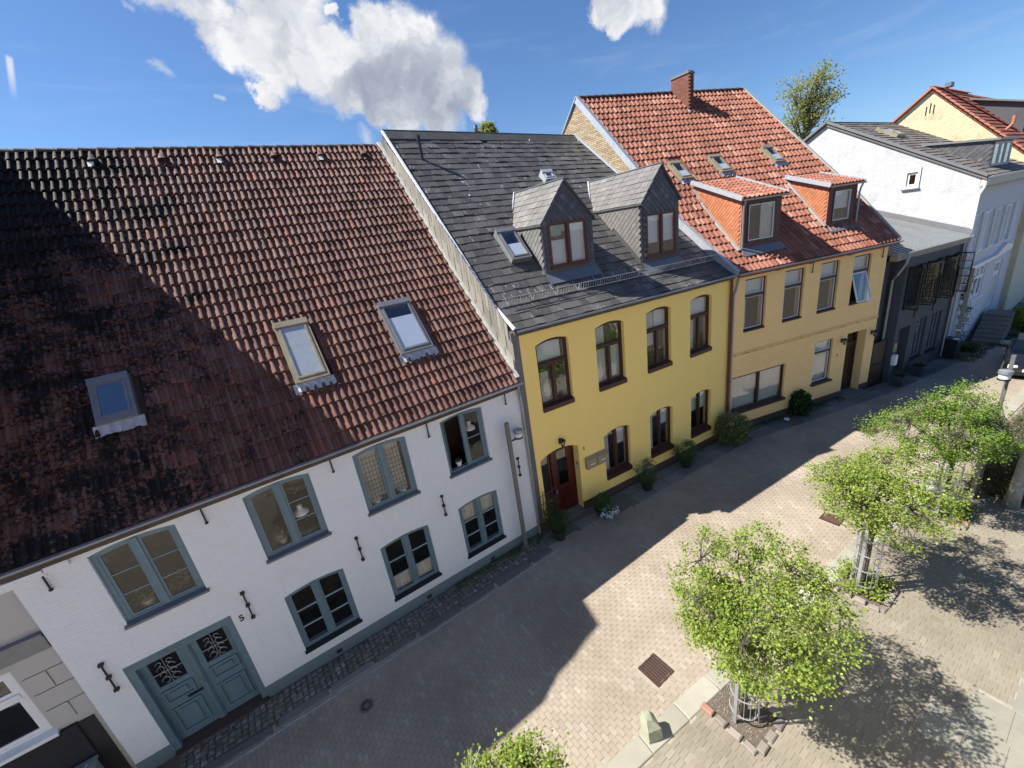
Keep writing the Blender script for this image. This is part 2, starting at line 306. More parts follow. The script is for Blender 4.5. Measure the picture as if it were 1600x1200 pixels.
# ------------------------------------------------------------ mesh helpers
class MB:
    def __init__(s): s.v = []; s.f = []; s.r = []
    def add(s, vs, fs, r=0.0):
        b = len(s.v); s.v += [tuple(v) for v in vs]; s.f += [tuple(b + i for i in f) for f in fs]; s.r += [r] * len(fs); return s
    def box(s, x0, x1, y0, y1, z0, z1, r=0.0):
        return s.add([(x0, y0, z0), (x1, y0, z0), (x1, y1, z0), (x0, y1, z0), (x0, y0, z1), (x1, y0, z1), (x1, y1, z1), (x0, y1, z1)],
                     [(0, 3, 2, 1), (4, 5, 6, 7), (0, 1, 5, 4), (1, 2, 6, 5), (2, 3, 7, 6), (3, 0, 4, 7)], r)
    def bbox(s, x0, x1, y0, y1, z0, z1, c=.01, r=0.0):
        """box with a chamfered top"""
        return s.add([(x0, y0, z0), (x1, y0, z0), (x1, y1, z0), (x0, y1, z0), (x0, y0, z1 - c), (x1, y0, z1 - c), (x1, y1, z1 - c), (x0, y1, z1 - c),
                      (x0 + c, y0 + c, z1), (x1 - c, y0 + c, z1), (x1 - c, y1 - c, z1), (x0 + c, y1 - c, z1)],
                     [(0, 1, 5, 4), (1, 2, 6, 5), (2, 3, 7, 6), (3, 0, 4, 7), (4, 5, 9, 8), (5, 6, 10, 9), (6, 7, 11, 10), (7, 4, 8, 11), (8, 9, 10, 11)], r)
    def beam(s, a, b, w, h, up=(0, 0, 1)):
        a, b = Vector(a), Vector(b); d = (b - a).normalized(); x = d.cross(Vector(up))
        if x.length < 1e-4: x = d.cross(Vector((1, 0, 0)))
        x.normalize(); y = x.cross(d); x = x * w / 2; y = y * h / 2
        return s.add([a - x - y, a + x - y, a + x + y, a - x + y, b - x - y, b + x - y, b + x + y, b - x + y],
                     [(0, 1, 2, 3), (7, 6, 5, 4), (0, 4, 5, 1), (1, 5, 6, 2), (2, 6, 7, 3), (3, 7, 4, 0)])
    def tube(s, pts, r, n=8, cap=True):
        pts = [Vector(p) for p in pts]; rs = r if isinstance(r, (list, tuple)) else [r] * len(pts); vs = []
        prev = None
        for i, p in enumerate(pts):
            d = (pts[min(i + 1, len(pts) - 1)] - pts[max(i - 1, 0)]).normalized()
            if prev is None: x = d.orthogonal().normalized()
            else: x = (prev - d * prev.dot(d)).normalized()
            prev = x; y = d.cross(x)
            for k in range(n):
                a = 2 * math.pi * k / n; vs.append(p + (x * math.cos(a) + y * math.sin(a)) * rs[i])
        fs = [(i * n + k, i * n + (k + 1) % n, (i + 1) * n + (k + 1) % n, (i + 1) * n + k) for i in range(len(pts) - 1) for k in range(n)]
        if cap: fs += [tuple(range(n))[::-1], tuple((len(pts) - 1) * n + k for k in range(n))]
        return s.add(vs, fs)
    def lathe(s, prof, c=(0, 0, 0), n=16):
        vs = []
        for r, z in prof:
            for k in range(n):
                a = 2 * math.pi * k / n; vs.append((c[0] + r * math.cos(a), c[1] + r * math.sin(a), c[2] + z))
        fs = [(i * n + k, i * n + (k + 1) % n, (i + 1) * n + (k + 1) % n, (i + 1) * n + k) for i in range(len(prof) - 1) for k in range(n)]
        fs += [tuple(range(n))[::-1], tuple((len(prof) - 1) * n + k for k in range(n))]
        return s.add(vs, fs)
    def panel(s, loops, f, t0, t1, back=True):
        """flat panel with holes: loops of (a,b); f(a,b,t) -> point; t0 front, t1 back"""
        pts = [p for l in loops for p in l]
        tris = tessellate_polygon([[Vector((a, b, 0)) for a, b in l] for l in loops])
        n = len(pts); vs = [f(a, b, t0) for a, b in pts] + [f(a, b, t1) for a, b in pts]
        fs = [tuple(t) for t in tris]
        if back: fs += [tuple(n + i for i in t[::-1]) for t in tris]
        k = 0
        for l in loops:
            m = len(l); fs += [(k + i, k + (i + 1) % m, n + k + (i + 1) % m, n + k + i) for i in range(m)]; k += m
        return s.add(vs, fs)
    def mesh(s, name, mat, smooth=False):
        me = bpy.data.meshes.new(name); me.from_pydata(s.v, [], s.f); me.update()
        if mat: me.materials.append(MATS[mat])
        if any(s.r):
            a = me.attributes.new('rnd', 'FLOAT', 'FACE'); a.data.foreach_set('value', s.r)
        if smooth: me.shade_smooth()
        return me
    def build(s, name, mat, parent=None, smooth=False):
        return link(name, s.mesh(name, mat, smooth), parent)
def link(name, me, parent=None, mw=None):
    o = bpy.data.objects.new(name, me); COL.objects.link(o)
    if parent is not None: o.parent = parent
    if mw is not None: o.matrix_local = mw
    return o
def tag(o, label=None, cat=None, group=None, kind=None):
    for k, v in (('label', label), ('category', cat), ('group', group), ('kind', kind)):
        if v: o[k] = v
    return o
def empty(name, loc=(0, 0, 0), rz=0.0, label=None, cat=None, group=None):
    o = bpy.data.objects.new(name, None); COL.objects.link(o); o.location = loc; o.rotation_euler = (0, 0, rz); o.empty_display_size = .2
    return tag(o, label, cat, group)
def flat(a, b, t): return (a, t, b)       # facade plane: (s, z, depth) -> local point
class Frame:
    def __init__(s, x, y, deg): s.x, s.y, s.a = x, y, D2R(deg); s.c, s.s = math.cos(s.a), math.sin(s.a)
    def L(s, p): dx, dy = p[0] - s.x, p[1] - s.y; return Vector((dx * s.c + dy * s.s, -dx * s.s + dy * s.c, p[2]))
    def Wd(s, p): return Vector((s.x + p[0] * s.c - p[1] * s.s, s.y + p[0] * s.s + p[1] * s.c, p[2]))

# ------------------------------------------------------------ tiles laid over a surface
FLATROLL = [(0, 0), (.09, .45), (.20, .86), (.34, 1), (.48, .95), (.56, .6), (.62, .1), (.82, 0), (1.04, .02)]
def pantile(w, L, h=.055, th=.02, lift=.035, prof=None):
    prof = prof or [(0, .004), (.07, .62), (.17, .95), (.27, 1), (.37, .78), (.47, .22), (.62, 0), (.85, .02), (1.06, .12)]
    n = len(prof); vs = []
    for y, z in ((0, lift), (L * 1.12, 0)):
        for x, k in prof: vs.append((x * w, y, z + k * h))
    for x, k in prof: vs.append((x * w, 0, lift + k * h - th))
    fs = [(i, i + 1, n + i + 1, n + i) for i in range(n - 1)] + [(2 * n + i, 2 * n + i + 1, i + 1, i) for i in range(n - 1)]
    return vs, fs
def slate_unit(w, L, th=.012, lift=.022, g=.004, cut=None):
    z0 = lift; c = cut or 0
    vs = [(g, 0 + c, z0), (w - g, 0, z0), (w - g, L * 1.08, .002), (g, L * 1.08, .002), (g, c, z0 - th), (w - g, 0, z0 - th), (w - g, L * 1.08, -th), (g, L * 1.08, -th)]
    return vs, [(0, 1, 2, 3), (4, 5, 1, 0), (5, 6, 2, 1), (7, 4, 0, 3)]
def onscreen(p, m=6):
    q = project(p); return q is not None and -m < q[0] < 1600 + m and -m < q[1] < 1200 + m
def place(units, mats_list, name, rest_name, mat, parent, base_w, limit=300, smooth=False):
    """units: list of (verts, faces); mats_list: [(unit index, local matrix)], base_w: world matrix of parent"""
    key = []
    for k, (u, mt) in enumerate(mats_list):
        wp = base_w @ mt.translation; d = (wp - CAMPOS).length
        key.append((0 if onscreen(wp) else 1, d, k))
    key.sort(); meshes = {}
    for n_, (_, _, k) in enumerate(key[:limit]):
        u, mt = mats_list[k]
        if u not in meshes:
            b = MB(); b.add(*units[u]); meshes[u] = b.mesh(name, mat, smooth)
        link(name, meshes[u], parent, mt)
    rest = [mats_list[k] for _, _, k in key[limit:]]
    if rest:
        b = MB(); arr = [np.array(u[0]) for u in units]
        for u, mt in rest:
            A = np.array(mt); V = arr[u] @ A[:3, :3].T + A[:3, 3]
            b.add(V.tolist(), units[u][1], random.random())
        o = b.build(rest_name, mat, parent, smooth); o['kind'] = 'stuff'
def basis(p, ex, ey, sx=1.0, rz=0.0, tilt=0.0):
    ex = ex.normalized(); n = ex.cross(ey).normalized(); ey = n.cross(ex)
    m = Matrix((ex * sx, ey, n)).transposed().to_4x4(); m.translation = p
    if rz or tilt: m = m @ Matrix.Rotation(rz, 4, 'Z') @ Matrix.Rotation(tilt, 4, 'X')
    return m
def lay(S, nu, nv, units, uw, jit=.0, stagger=0.0, skip=None, vary=False, drop=0.0):
    out = []
    for j in range(nv):
        u = -(stagger * (j % 2)) / nu
        while u < 1 - 1e-6:
            k = random.randrange(len(units)); wf = (random.uniform(.75, 1.25) if vary else 1.0)
            du = wf / nu; u0 = max(u, 0.0); u1 = min(u + du, 1.0)
            if u1 - u0 > .25 / nu:
                v0, v1 = j / nv, (j + 1) / nv; p = S(u0, v0); q = S(u1, v0); r = S(u0, v1)
                if not (skip and skip((p + q + r) / 3)) and random.random() > drop:
                    sx = (q - p).length / uw
                    out.append((k, basis(p + Vector((0, 0, random.uniform(0, jit * .5))), q - p, r - p, sx, random.uniform(-jit, jit), random.uniform(-jit, jit) * .8)))
            u += du
    return out
def bilinear(eL, eR, rL, rR):
    eL, eR, rL, rR = map(Vector, (eL, eR, rL, rR))
    return lambda u, v: (eL * (1 - u) + eR * u) * (1 - v) + (rL * (1 - u) + rR * u) * v
def polyline_surface(Ls, Rs, vs):
    Ls = [Vector(p) for p in Ls]; Rs = [Vector(p) for p in Rs]
    def S(u, v):
        for i in range(len(vs) - 1):
            if v <= vs[i + 1] + 1e-9 or i == len(vs) - 2:
                k = (v - vs[i]) / (vs[i + 1] - vs[i]); a = Ls[i].lerp(Ls[i + 1], k) if 0 <= k <= 1 else Ls[i] + (Ls[i + 1] - Ls[i]) * k
                b = Rs[i].lerp(Rs[i + 1], k) if 0 <= k <= 1 else Rs[i] + (Rs[i + 1] - Rs[i]) * k
                return a * (1 - u) + b * u
    return S
def deck(S, vs, drop=.03, th=.12, us=(0, .25, .5, .75, 1)):
    b = MB(); n = len(us); top = [S(u, v) - Vector((0, 0, drop)) for v in vs for u in us]; bot = [p - Vector((0, 0, th)) for p in top]
    m = len(vs); N = len(top); fs = []
    for j in range(m - 1):
        for i in range(n - 1):
            a = j * n + i; fs += [(a, a + 1, a + n + 1, a + n), (N + a, N + a + n, N + a + n + 1, N + a + 1)]
    for i in range(n - 1): fs += [(i, N + i, N + i + 1, i + 1), ((m - 1) * n + i + 1, N + (m - 1) * n + i + 1, N + (m - 1) * n + i, (m - 1) * n + i)]
    for j in range(m - 1): fs += [(j * n, (j + 1) * n, N + (j + 1) * n, N + j * n), ((j + 1) * n - 1, N + (j + 1) * n - 1, N + (j + 2) * n - 1, (j + 2) * n - 1)]
    return b.add(top + bot, fs)

# ------------------------------------------------------------ windows
def arch(s0, s1, z0, z1, rise=0.0, n=10):
    if rise <= 0: return [(s0, z0), (s1, z0), (s1, z1), (s0, z1)]
    w = (s1 - s0) / 2; R = (w * w + rise * rise) / (2 * rise); cz = z1 - R; c = (s0 + s1) / 2; a0 = math.asin(w / R)
    return [(s0, z0), (s1, z0)] + [(c + R * math.sin(a0 - 2 * a0 * i / n), cz + R * math.cos(a0 - 2 * a0 * i / n)) for i in range(n + 1)]
def archz(s, s0, s1, z1, rise):
    if rise <= 0: return z1
    w = (s1 - s0) / 2; R = (w * w + rise * rise) / (2 * rise); c = (s0 + s1) / 2; x = min(abs(s - c), w); return z1 - R + math.sqrt(max(0, R * R - x * x))
def window(parent, s0, s1, z0, z1, rise=0.0, mat='blue_wood', barmat=None, depth=.10, fw=.06, mull=(), mw=.07, transom=None, tw=.06, rows=(), cols=(), sash=.045, bw=.018,
           sill=None, sillmat=None, silld=.08, sillh=.05, glass='glass', curtain=None, f=flat, name='window', frame_d=.07, back=None, toplights_single=True, sash_mat=None, openleaf=None):
    """s0..z1 is the masonry opening; mull: mullion centres as fractions; transom: height fraction; rows/cols: glazing bars per light"""
    b = MB(); o0 = depth; o1 = depth + frame_d
    b.panel([arch(s0, s1, z0, z1, rise), arch(s0 + fw, s1 - fw, z0 + fw, z1 - fw, rise * .92)[::1]], f, o0, o1)
    i0, i1, j0, j1 = s0 + fw, s1 - fw, z0 + fw, z1 - fw
    W_ = i1 - i0; edges = [i0]
    tz = j0 + transom * (j1 - j0) if transom else None
    topz = lambda s: archz(s, s0, s1, z1, rise) - fw * .9
    for m_ in mull:
        c = i0 + m_ * W_; zt = tz if (tz and toplights_single) else topz(c) + .02
        b.panel([[(c - mw / 2, j0), (c + mw / 2, j0), (c + mw / 2, zt), (c - mw / 2, zt)]], f, o0 - .02, o1); edges += [c - mw / 2, c + mw / 2]
    edges.append(i1)
    if tz: b.panel([[(i0, tz), (i1, tz), (i1, tz + tw), (i0, tz + tw)]], f, o0 - .025, o1)
    w = b.build(name, mat, parent)
    lights = [(edges[k], edges[k + 1], j0, tz if tz else None) for k in range(0, len(edges), 2)]
    if tz:
        if toplights_single: lights.append((i0, i1, tz + tw, None))
        else: lights += [(edges[k], edges[k + 1], tz + tw, None) for k in range(0, len(edges), 2)]
    for li, (a, c, d, e) in enumerate(lights):
        def tp(s): return e if e is not None else topz(s)
        n = 1 if e is not None or rise <= 0 else 5
        def poly(x0, x1, y0, y1=None, ins=0.0):
            if y1 is not None: return [(x0, y0), (x1, y0), (x1, y1), (x0, y1)]
            return [(x0, y0), (x1, y0)] + [(x1 + (x0 - x1) * i / n, tp(x1 + (x0 - x1) * i / n) - ins) for i in range(n + 1)]
        if openleaf == li: continue
        if sash > 0:
            sb = MB(); sb.panel([poly(a, c, d), poly(a + sash, c - sash, d + sash, None, sash)], f, o0 + .012, o0 + .05); sb.build('sash', sash_mat or mat, w)
        x0, x1, y0 = a + sash, c - sash, d + sash
        nr = rows[li] if li < len(rows) else 1; nc = cols[li] if li < len(cols) else 1
        yt = min(tp(x0), tp(x1)) - sash; ys = [y0 + (yt - y0) * k / nr for k in range(nr + 1)]; xs = [x0 + (x1 - x0) * k / nc for k in range(nc + 1)]
        for k in range(nr):
            for q in range(nc):
                pb = MB(); L0 = poly(xs[q], xs[q + 1], ys[k], ys[k + 1]) if k < nr - 1 else poly(xs[q], xs[q + 1], ys[k], None, sash)
                tess = tessellate_polygon([[Vector((x, y, 0)) for x, y in L0]])
                pb.add([f(x, y, o0 + .03) for x, y in L0], [tuple(t_) for t_ in tess]); pb.build('pane', glass, w)
        for k in range(1, nr): MB().panel([[(x0, ys[k] - bw / 2), (x1, ys[k] - bw / 2), (x1, ys[k] + bw / 2), (x0, ys[k] + bw / 2)]], f, o0 + .012, o0 + .048).build('glazing_bar', barmat or mat, w)
        for q in range(1, nc): MB().panel([[(xs[q] - bw / 2, y0), (xs[q] + bw / 2, y0), (xs[q] + bw / 2, yt), (xs[q] - bw / 2, yt)]], f, o0 + .014, o0 + .046).build('glazing_bar', barmat or mat, w)
    if sill is not None:
        e = sill; vs = [(s0 - e, -silld, z0 - sillh), (s1 + e, -silld, z0 - sillh), (s1 + e, depth + .03, z0 - .03), (s0 - e, depth + .03, z0 - .03)]
        vs2 = [(s0 - e, -silld, z0 + .006), (s1 + e, -silld, z0 + .006), (s1 + e, depth + .03, z0 + .055), (s0 - e, depth + .03, z0 + .055)]; sb = MB(); P_ = [f(x, z, y) for x, y, z in vs + vs2]
        sb.add(P_, [(0, 3, 2, 1), (4, 5, 6, 7), (0, 1, 5, 4), (1, 2, 6, 5), (2, 3, 7, 6), (3, 0, 4, 7)]); sb.build('sill', sillmat or mat, w)
    if curtain:
        for (ca, cb, za, zb, cm) in curtain:
            cbm = MB(); n = max(4, int((cb - ca) * W_ / .035)); H = j1 - j0; vs = []
            for i in range(n + 1):
                x = i0 + (ca + (cb - ca) * i / n) * W_; o = o1 + .06 + (.018 * math.sin(i * 2.3) if cm == 'curtain' else 0)
                vs += [f(x, j0 + za * H, o), f(x, j0 + zb * H, o)]
            cbm.add(vs, [(2 * i, 2 * i + 2, 2 * i + 3, 2 * i + 1) for i in range(n)]).build('curtain' if cm == 'curtain' else 'blind', cm, w)
    return w
def skylight(parent, P, ex, ey, w, h, mat='grey_alu', apron=True, cover='blind', cov=(0, 1), label=None):
    """roof window: P lower-left corner on the tiles, ex/ey in-plane axes"""
    ex, ey = Vector(ex).normalized(), Vector(ey).normalized(); n = ex.cross(ey)
    f = lambda a, b_, t: tuple(P + ex * a + ey * b_ + n * (.16 - t))
    b = MB(); b.panel([[(0, 0), (w, 0), (w, h), (0, h)], [(.09, .12), (w - .09, .12), (w - .09, h - .11), (.09, h - .11)]], f, 0, .26)
    b.panel([[(.0, h - .14), (w, h - .14), (w, h + .02), (0, h + .02)]], f, -.035, .0)
    o = b.build('roof_window', mat, parent)
    if label: o['label'] = label
    MB().panel([[(.075, .10), (w - .075, .10), (w - .075, h - .13), (.075, h - .13)], [(.12, .15), (w - .12, .15), (w - .12, h - .17), (.12, h - .17)]], f, -.018, .05).build('sash', mat, o)
    MB().add([f(.12, .15, .0), f(w - .12, .15, .0), f(w - .12, h - .17, .0), f(.12, h - .17, .0)], [(0, 1, 2, 3)]).build('pane', 'skylight_clear' if cover else 'skylight_glass', o)
    if cover:
        MB().add([f(.1, .13 + cov[0] * (h - .27), .012), f(w - .1, .13 + cov[0] * (h - .27), .012), f(w - .1, .13 + cov[1] * (h - .27), .012), f(.1, .13 + cov[1] * (h - .27), .012)], [(0, 1, 2, 3)]).build('blind', cover, o)
    MB().add([f(.02, .02, .25), f(w - .02, .02, .25), f(w - .02, h - .02, .25), f(.02, h - .02, .25)], [(0, 1, 2, 3)]).build('shaft', 'interior_dark', o)
    if apron:
        b = MB(); m_ = 14; vs = []
        for i in range(m_ + 1):
            x = -.08 + (w + .16) * i / m_; wv = .022 * math.sin(i * 2.1)
            vs += [f(x, .01, .075), f(x, -.1, .10 + wv), f(x, -.19 - random.uniform(0, .05), .12 + wv * 1.4)]
        b.add(vs, [(3 * i + k, 3 * i + 3 + k, 3 * i + 4 + k, 3 * i + 1 + k) for i in range(m_) for k in range(2)]); b.build('flashing', 'lead', o)
    return o
def anchor(parent, s, z0, z1, ball=True):
    b = MB(); b.tube([(s, -.05, z0), (s, -.05, z1)], .017, 6)
    if ball: b.lathe([(.008, -.03), (.034, -.012), (.034, .012), (.008, .03)], (s, -.05, z0), 8)
    else:
        for z in (z0, z1, (z0 + z1) / 2): b.box(s - .038, s + .038, -.075, -.003, z - .026, z + .026)
    b.build('wall_anchor', 'iron', parent)
def text_mesh(name, body, size, mat, parent, loc, rot=(math.pi / 2, 0, 0), ext=.006):
    cu = bpy.data.curves.new(name, 'FONT'); cu.body = body; cu.size = size; cu.extrude = ext; cu.align_x = 'CENTER'; cu.align_y = 'CENTER'
    tmp = bpy.data.objects.new('tmp', cu); COL.objects.link(tmp); bpy.context.view_layer.update()
    me = bpy.data.meshes.new_from_object(tmp.evaluated_get(bpy.context.evaluated_depsgraph_get())); bpy.data.objects.remove(tmp); bpy.data.curves.remove(cu)
    me.materials.clear(); me.materials.append(MATS[mat]); o = link(name, me, parent); o.location = loc; o.rotation_euler = rot; return o
def gutter(parent, a, b, r=.065, mat='zinc', name='gutter'):
    a, b = Vector(a), Vector(b); g = MB(); d = (b - a).normalized(); out = Vector((d.y, -d.x, 0)).normalized(); vs = []; n = 8
    for p in (a, b):
        for rr_ in (r, r - .008):
            for i in range(n + 1):
                an = math.pi * i / n; vs.append(p + out * (math.cos(an) * rr_) - Vector((0, 0, math.sin(an) * rr_)))
    m = n + 1; fs = []
    for i in range(n): fs += [(i, i + 1, 2 * m + i + 1, 2 * m + i), (m + i, 3 * m + i, 3 * m + i + 1, m + i + 1), (i, m + i, m + i + 1, i + 1), (2 * m + i, 2 * m + i + 1, 3 * m + i + 1, 3 * m + i)]
    fs += [(0, 2 * m, 3 * m, m), (n, m + n, 3 * m + n, 2 * m + n)]
    g.add(vs, fs); g.tube([a + out * r, b + out * r], .011, 6); return g.build(name, mat, parent)
def house(name, fr, label):
    return empty(name, (fr.x, fr.y, 0), fr.a, label, 'house', 'houses standing in a row along the street')
def wallobj(parent, W_, zt, holes, mat, thick=.32, depth_back=7.0, sides=True, z0=0.0, name='wall', left_top=None, right_top=None, apex=None):
    b = MB(); b.panel([[(0, z0), (W_, z0), (W_, zt), (0, zt)]] + holes, flat, 0, thick)
    if sides:
        b.box(0, .25, thick, depth_back, z0, zt - .4); b.box(W_ - .25, W_, thick, depth_back, z0, zt - .4); b.box(0, W_, depth_back, depth_back + .25, z0, zt - .4)
    return b.build(name, mat, parent)
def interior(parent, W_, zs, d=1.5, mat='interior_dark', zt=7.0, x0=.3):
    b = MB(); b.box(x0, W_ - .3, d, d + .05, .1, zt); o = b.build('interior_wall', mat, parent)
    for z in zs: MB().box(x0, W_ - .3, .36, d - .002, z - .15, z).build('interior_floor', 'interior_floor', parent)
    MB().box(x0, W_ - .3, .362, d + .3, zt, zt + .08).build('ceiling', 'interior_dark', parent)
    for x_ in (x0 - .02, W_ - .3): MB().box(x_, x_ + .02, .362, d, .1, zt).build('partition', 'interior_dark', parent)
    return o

# ============================================================ GROUND
def ground_sheet(name, pts, z, mat):
    b = MB(); b.add([(x, y, z) for x, y in pts], [tuple(range(len(pts)))]); return tag(b.build(name, mat), kind='structure')
ground_sheet('ground', [(-600, -600), (900, -600), (900, 900), (-600, 900)], -.06, 'ground_soil')
KL = lambda x: 3.79 - .0755 * (x - 3.22)          # street edge of the granite kerb
FRONT = [(-12, 9.68), (6.27, 9.68), (16.1, 8.85), (24.6, 6.5), (31.2, 5.3), (46, 4.4)]
def fy(x):
    for (a, b), (c, d) in zip(FRONT, FRONT[1:]):
        if x <= c: return b + (d - b) * (x - a) / (c - a)
    return 4.4
def pavey(x): return fy(x) - (.72 if x < 6.3 else (.72 + .28 * min(1, (x - 6.3) / 3)) if x < 12 else .95)

def pave_region(parent, x0, x1, ylo, yhi, bx, by, z, mat, skip=None, rot=0.0, name='paver', limit=300, stag=.5, gap=.003, wob=.0016):
    """stretcher-bond pavers, long side along y"""
    u = MB().bbox(gap, bx - gap, gap, by - gap, -.03, 0, .0035); units = [(u.v, u.f)]; L = []
    i = 0; x = x0
    while x < x1:
        y = math.floor(min(ylo(x), ylo(x + bx)) / by) * by - (i % 2) * by * stag
        while y < yhi(x):
            cx, cy = x + bx / 2, y + by / 2
            if ylo(cx) < cy < yhi(cx) and not (skip and skip(cx, cy)):
                m = Matrix.Translation((x, y, z + random.uniform(-wob, wob))) @ Matrix.Rotation(random.uniform(-.010, .010), 4, 'X') @ Matrix.Rotation(random.uniform(-.012, .012), 4, 'Y')
                L.append((0, m))
            y += by
        x += bx; i += 1
    place(units, L, name, 'paving', mat, parent, Matrix.Identity(4), limit)

street = ground_sheet('street', [(-14, 2.0), (60, -2.5), (60, 12), (-14, 12)], -.009, 'joint_sand')
GR = [(5.05, 5.6, 4.05, 4.6), (12.9, 13.35, 3.6, 4.12), (19.45, 20.2, 4.75, 5.35)]
def in_grate(x, y): return any(a - .05 < x < b + .05 and c - .05 < y < d + .05 for a, b, c, d in GR)
pave_region(street, -3.6, 30.0, lambda x: KL(x) + .01, lambda x: pavey(x) - (.12 if x < 5.6 else -.10), .102, .205, 0, 'paver', in_grate)
# the plaza side, one kerb line to the right of the street
plaza = ground_sheet('plaza', [(-14, -3), (60, -3), (60, KL(60) - .40), (-14, KL(-14) - .40)], -.003, 'joint_sand')
BED = [(5.42, 6.36, 2.17, 3.30), (10.35, 11.35, 1.85, 2.95), (14.9, 16.0, 1.4, 2.5), (.35, 1.35, 2.45, 3.55)]
def slab_top(x): return .62 - int((x - 7.95) / .82) * .45
def in_bed(x, y): return any(a < x < b and c < y < d for a, b, c, d in BED) or (7.95 < x < 11.23 and y < slab_top(x)) or y < -.55
pave_region(plaza, -1.0, 30.0, lambda x: -.7, lambda x: KL(x) - .41, .205, .102, .004, 'paver_yellow', in_bed, stag=.5)
for k in range(4):
    x = 7.95 + k * .82
    for j in range(5):
        yy = slab_top(x + .1) - .5 * j
        if yy > -1.2: o = MB().bbox(x, x + .812, yy - .494, yy, -.04, .008, .006).build('slab', 'concrete_slab', plaza)
# kerb of granite slabs
kerb = tag(MB().add([(-14, KL(-14) - .4, -.001), (60, KL(60) - .4, -.001), (60, KL(60), -.001), (-14, KL(-14), -.001)], [(0, 1, 2, 3)]).build('kerb', 'joint_sand'), kind='structure')
x = -1.95
while x < 33:
    L_ = random.choice([.98, 1.02, 1.0, .95]); y = KL(x); b = MB(); b.bbox(.008, L_ - .008, -.385, 0, -.05, .03, .014)
    o = b.build('kerb_stone', 'kerb_granite', kerb); o.location = (x, y, random.uniform(-.006, .006)); o.rotation_euler = (random.uniform(-.01, .01), 0, -.0755 + random.uniform(-.008, .008)); x += L_
# setts along the white house, then worn kerb slabs and a cement line
strip = tag(MB().add([(-14, 8.8, -.004), (6.3, 8.8, -.004), (6.3, 9.9, -.004), (-14, 9.9, -.004)], [(0, 1, 2, 3)]).build('pavement', 'ground_soil'), kind='structure')
units = []
for k in range(5):
    w, h = .105, .115; c = .018; q = lambda: random.uniform(-.01, .01)
    vs = [(q(), q(), -.03), (w + q(), q(), -.03), (w + q(), h + q(), -.03), (q(), h + q(), -.03)]
    vs += [(vs[i][0] * .96 + .002, vs[i][1] * .96 + .002, .012) for i in range(4)] + [(w / 2 + (vs[i][0] - w / 2) * .62, h / 2 + (vs[i][1] - h / 2) * .62, .026) for i in range(4)]
    units.append((vs, [(0, 1, 5, 4), (1, 2, 6, 5), (2, 3, 7, 6), (3, 0, 4, 7), (4, 5, 9, 8), (5, 6, 10, 9), (6, 7, 11, 10), (7, 4, 8, 11), (8, 9, 10, 11)]))
L = []
for i in range(78):
    for j in range(5):
        x = -3.75 + i * .128 + random.uniform(-.012, .012); y = 8.98 + j * .133 + random.uniform(-.012, .012) + .01 * (i % 3)
        if -3.4 < x + 4.43 - 100: pass
        L.append((random.randrange(5), Matrix.Translation((x, y, random.uniform(-.008, .010))) @ Matrix.Rotation(random.uniform(-.12, .12), 4, 'Z') @ Matrix.Rotation(random.uniform(-.06, .06), 4, 'X')))
place(units, L, 'sett', 'sett_rows', 'sett', strip, Matrix.Identity(4))
for x, w, h in ((.35, 1.05, .20), (1.5, 1.25, .26), (2.8, 1.05, .25), (3.95, 1.25, .30), (5.25, .8, .28), (-3.6, 1.6, .22), (-1.9, 1.1, .22), (-.75, 1.0, .2)):
    b = MB(); b.bbox(0, w - .03, -h, 0, -.05, .022, .016); o = b.build('kerb_stone', 'dark_slab', strip); o.location = (x, 8.97, random.uniform(-.012, .01)); o.rotation_euler = (random.uniform(-.02, .02), 0, random.uniform(-.03, .02))
b = MB()
for i in range(26):
    x = -3.7 + i * .38; y = 8.63 + .02 * math.sin(i * 1.7); b.add([(x, y, .0055), (x + .37, y + random.uniform(-.02, .02), .0055), (x + .37, y + .035, .0055), (x, y + .03 + random.uniform(0, .03), .0055)], [(0, 1, 2, 3)])
b.build('cement_line', 'mortar_line', strip)
# pavement of dark slabs along the yellow and ochre houses
side = tag(MB().add([(x, y, -.004) for x, y in [(6.3, 8.5), (24.6, 5.4), (46, 3.2), (46, 5.2), (24.6, 6.6), (16.1, 9.0), (6.3, 9.9)]], [tuple(range(7))]).build('pavement', 'ground_soil'), kind='structure')
x = 5.7
while x < 33:
    w = random.uniform(.55, .95); a = math.atan2(fy(x + w) - fy(x), w) if x > 6.3 else 0
    dd = fy(x) - pavey(x); nrow = 2
    for j in range(nrow):
        y0 = fy(x) - dd + j * dd * .55; hh = dd * (.55 if j == 0 else .40)
        b = MB(); b.bbox(.008, w / math.cos(a) - .008, .008, hh - .008, -.05, .025, .012); o = b.build('slab', 'dark_slab', side)
        o.location = (x, y0, random.uniform(-.008, .008)); o.rotation_euler = (random.uniform(-.012, .012), 0, a + random.uniform(-.01, .01))
    x += w
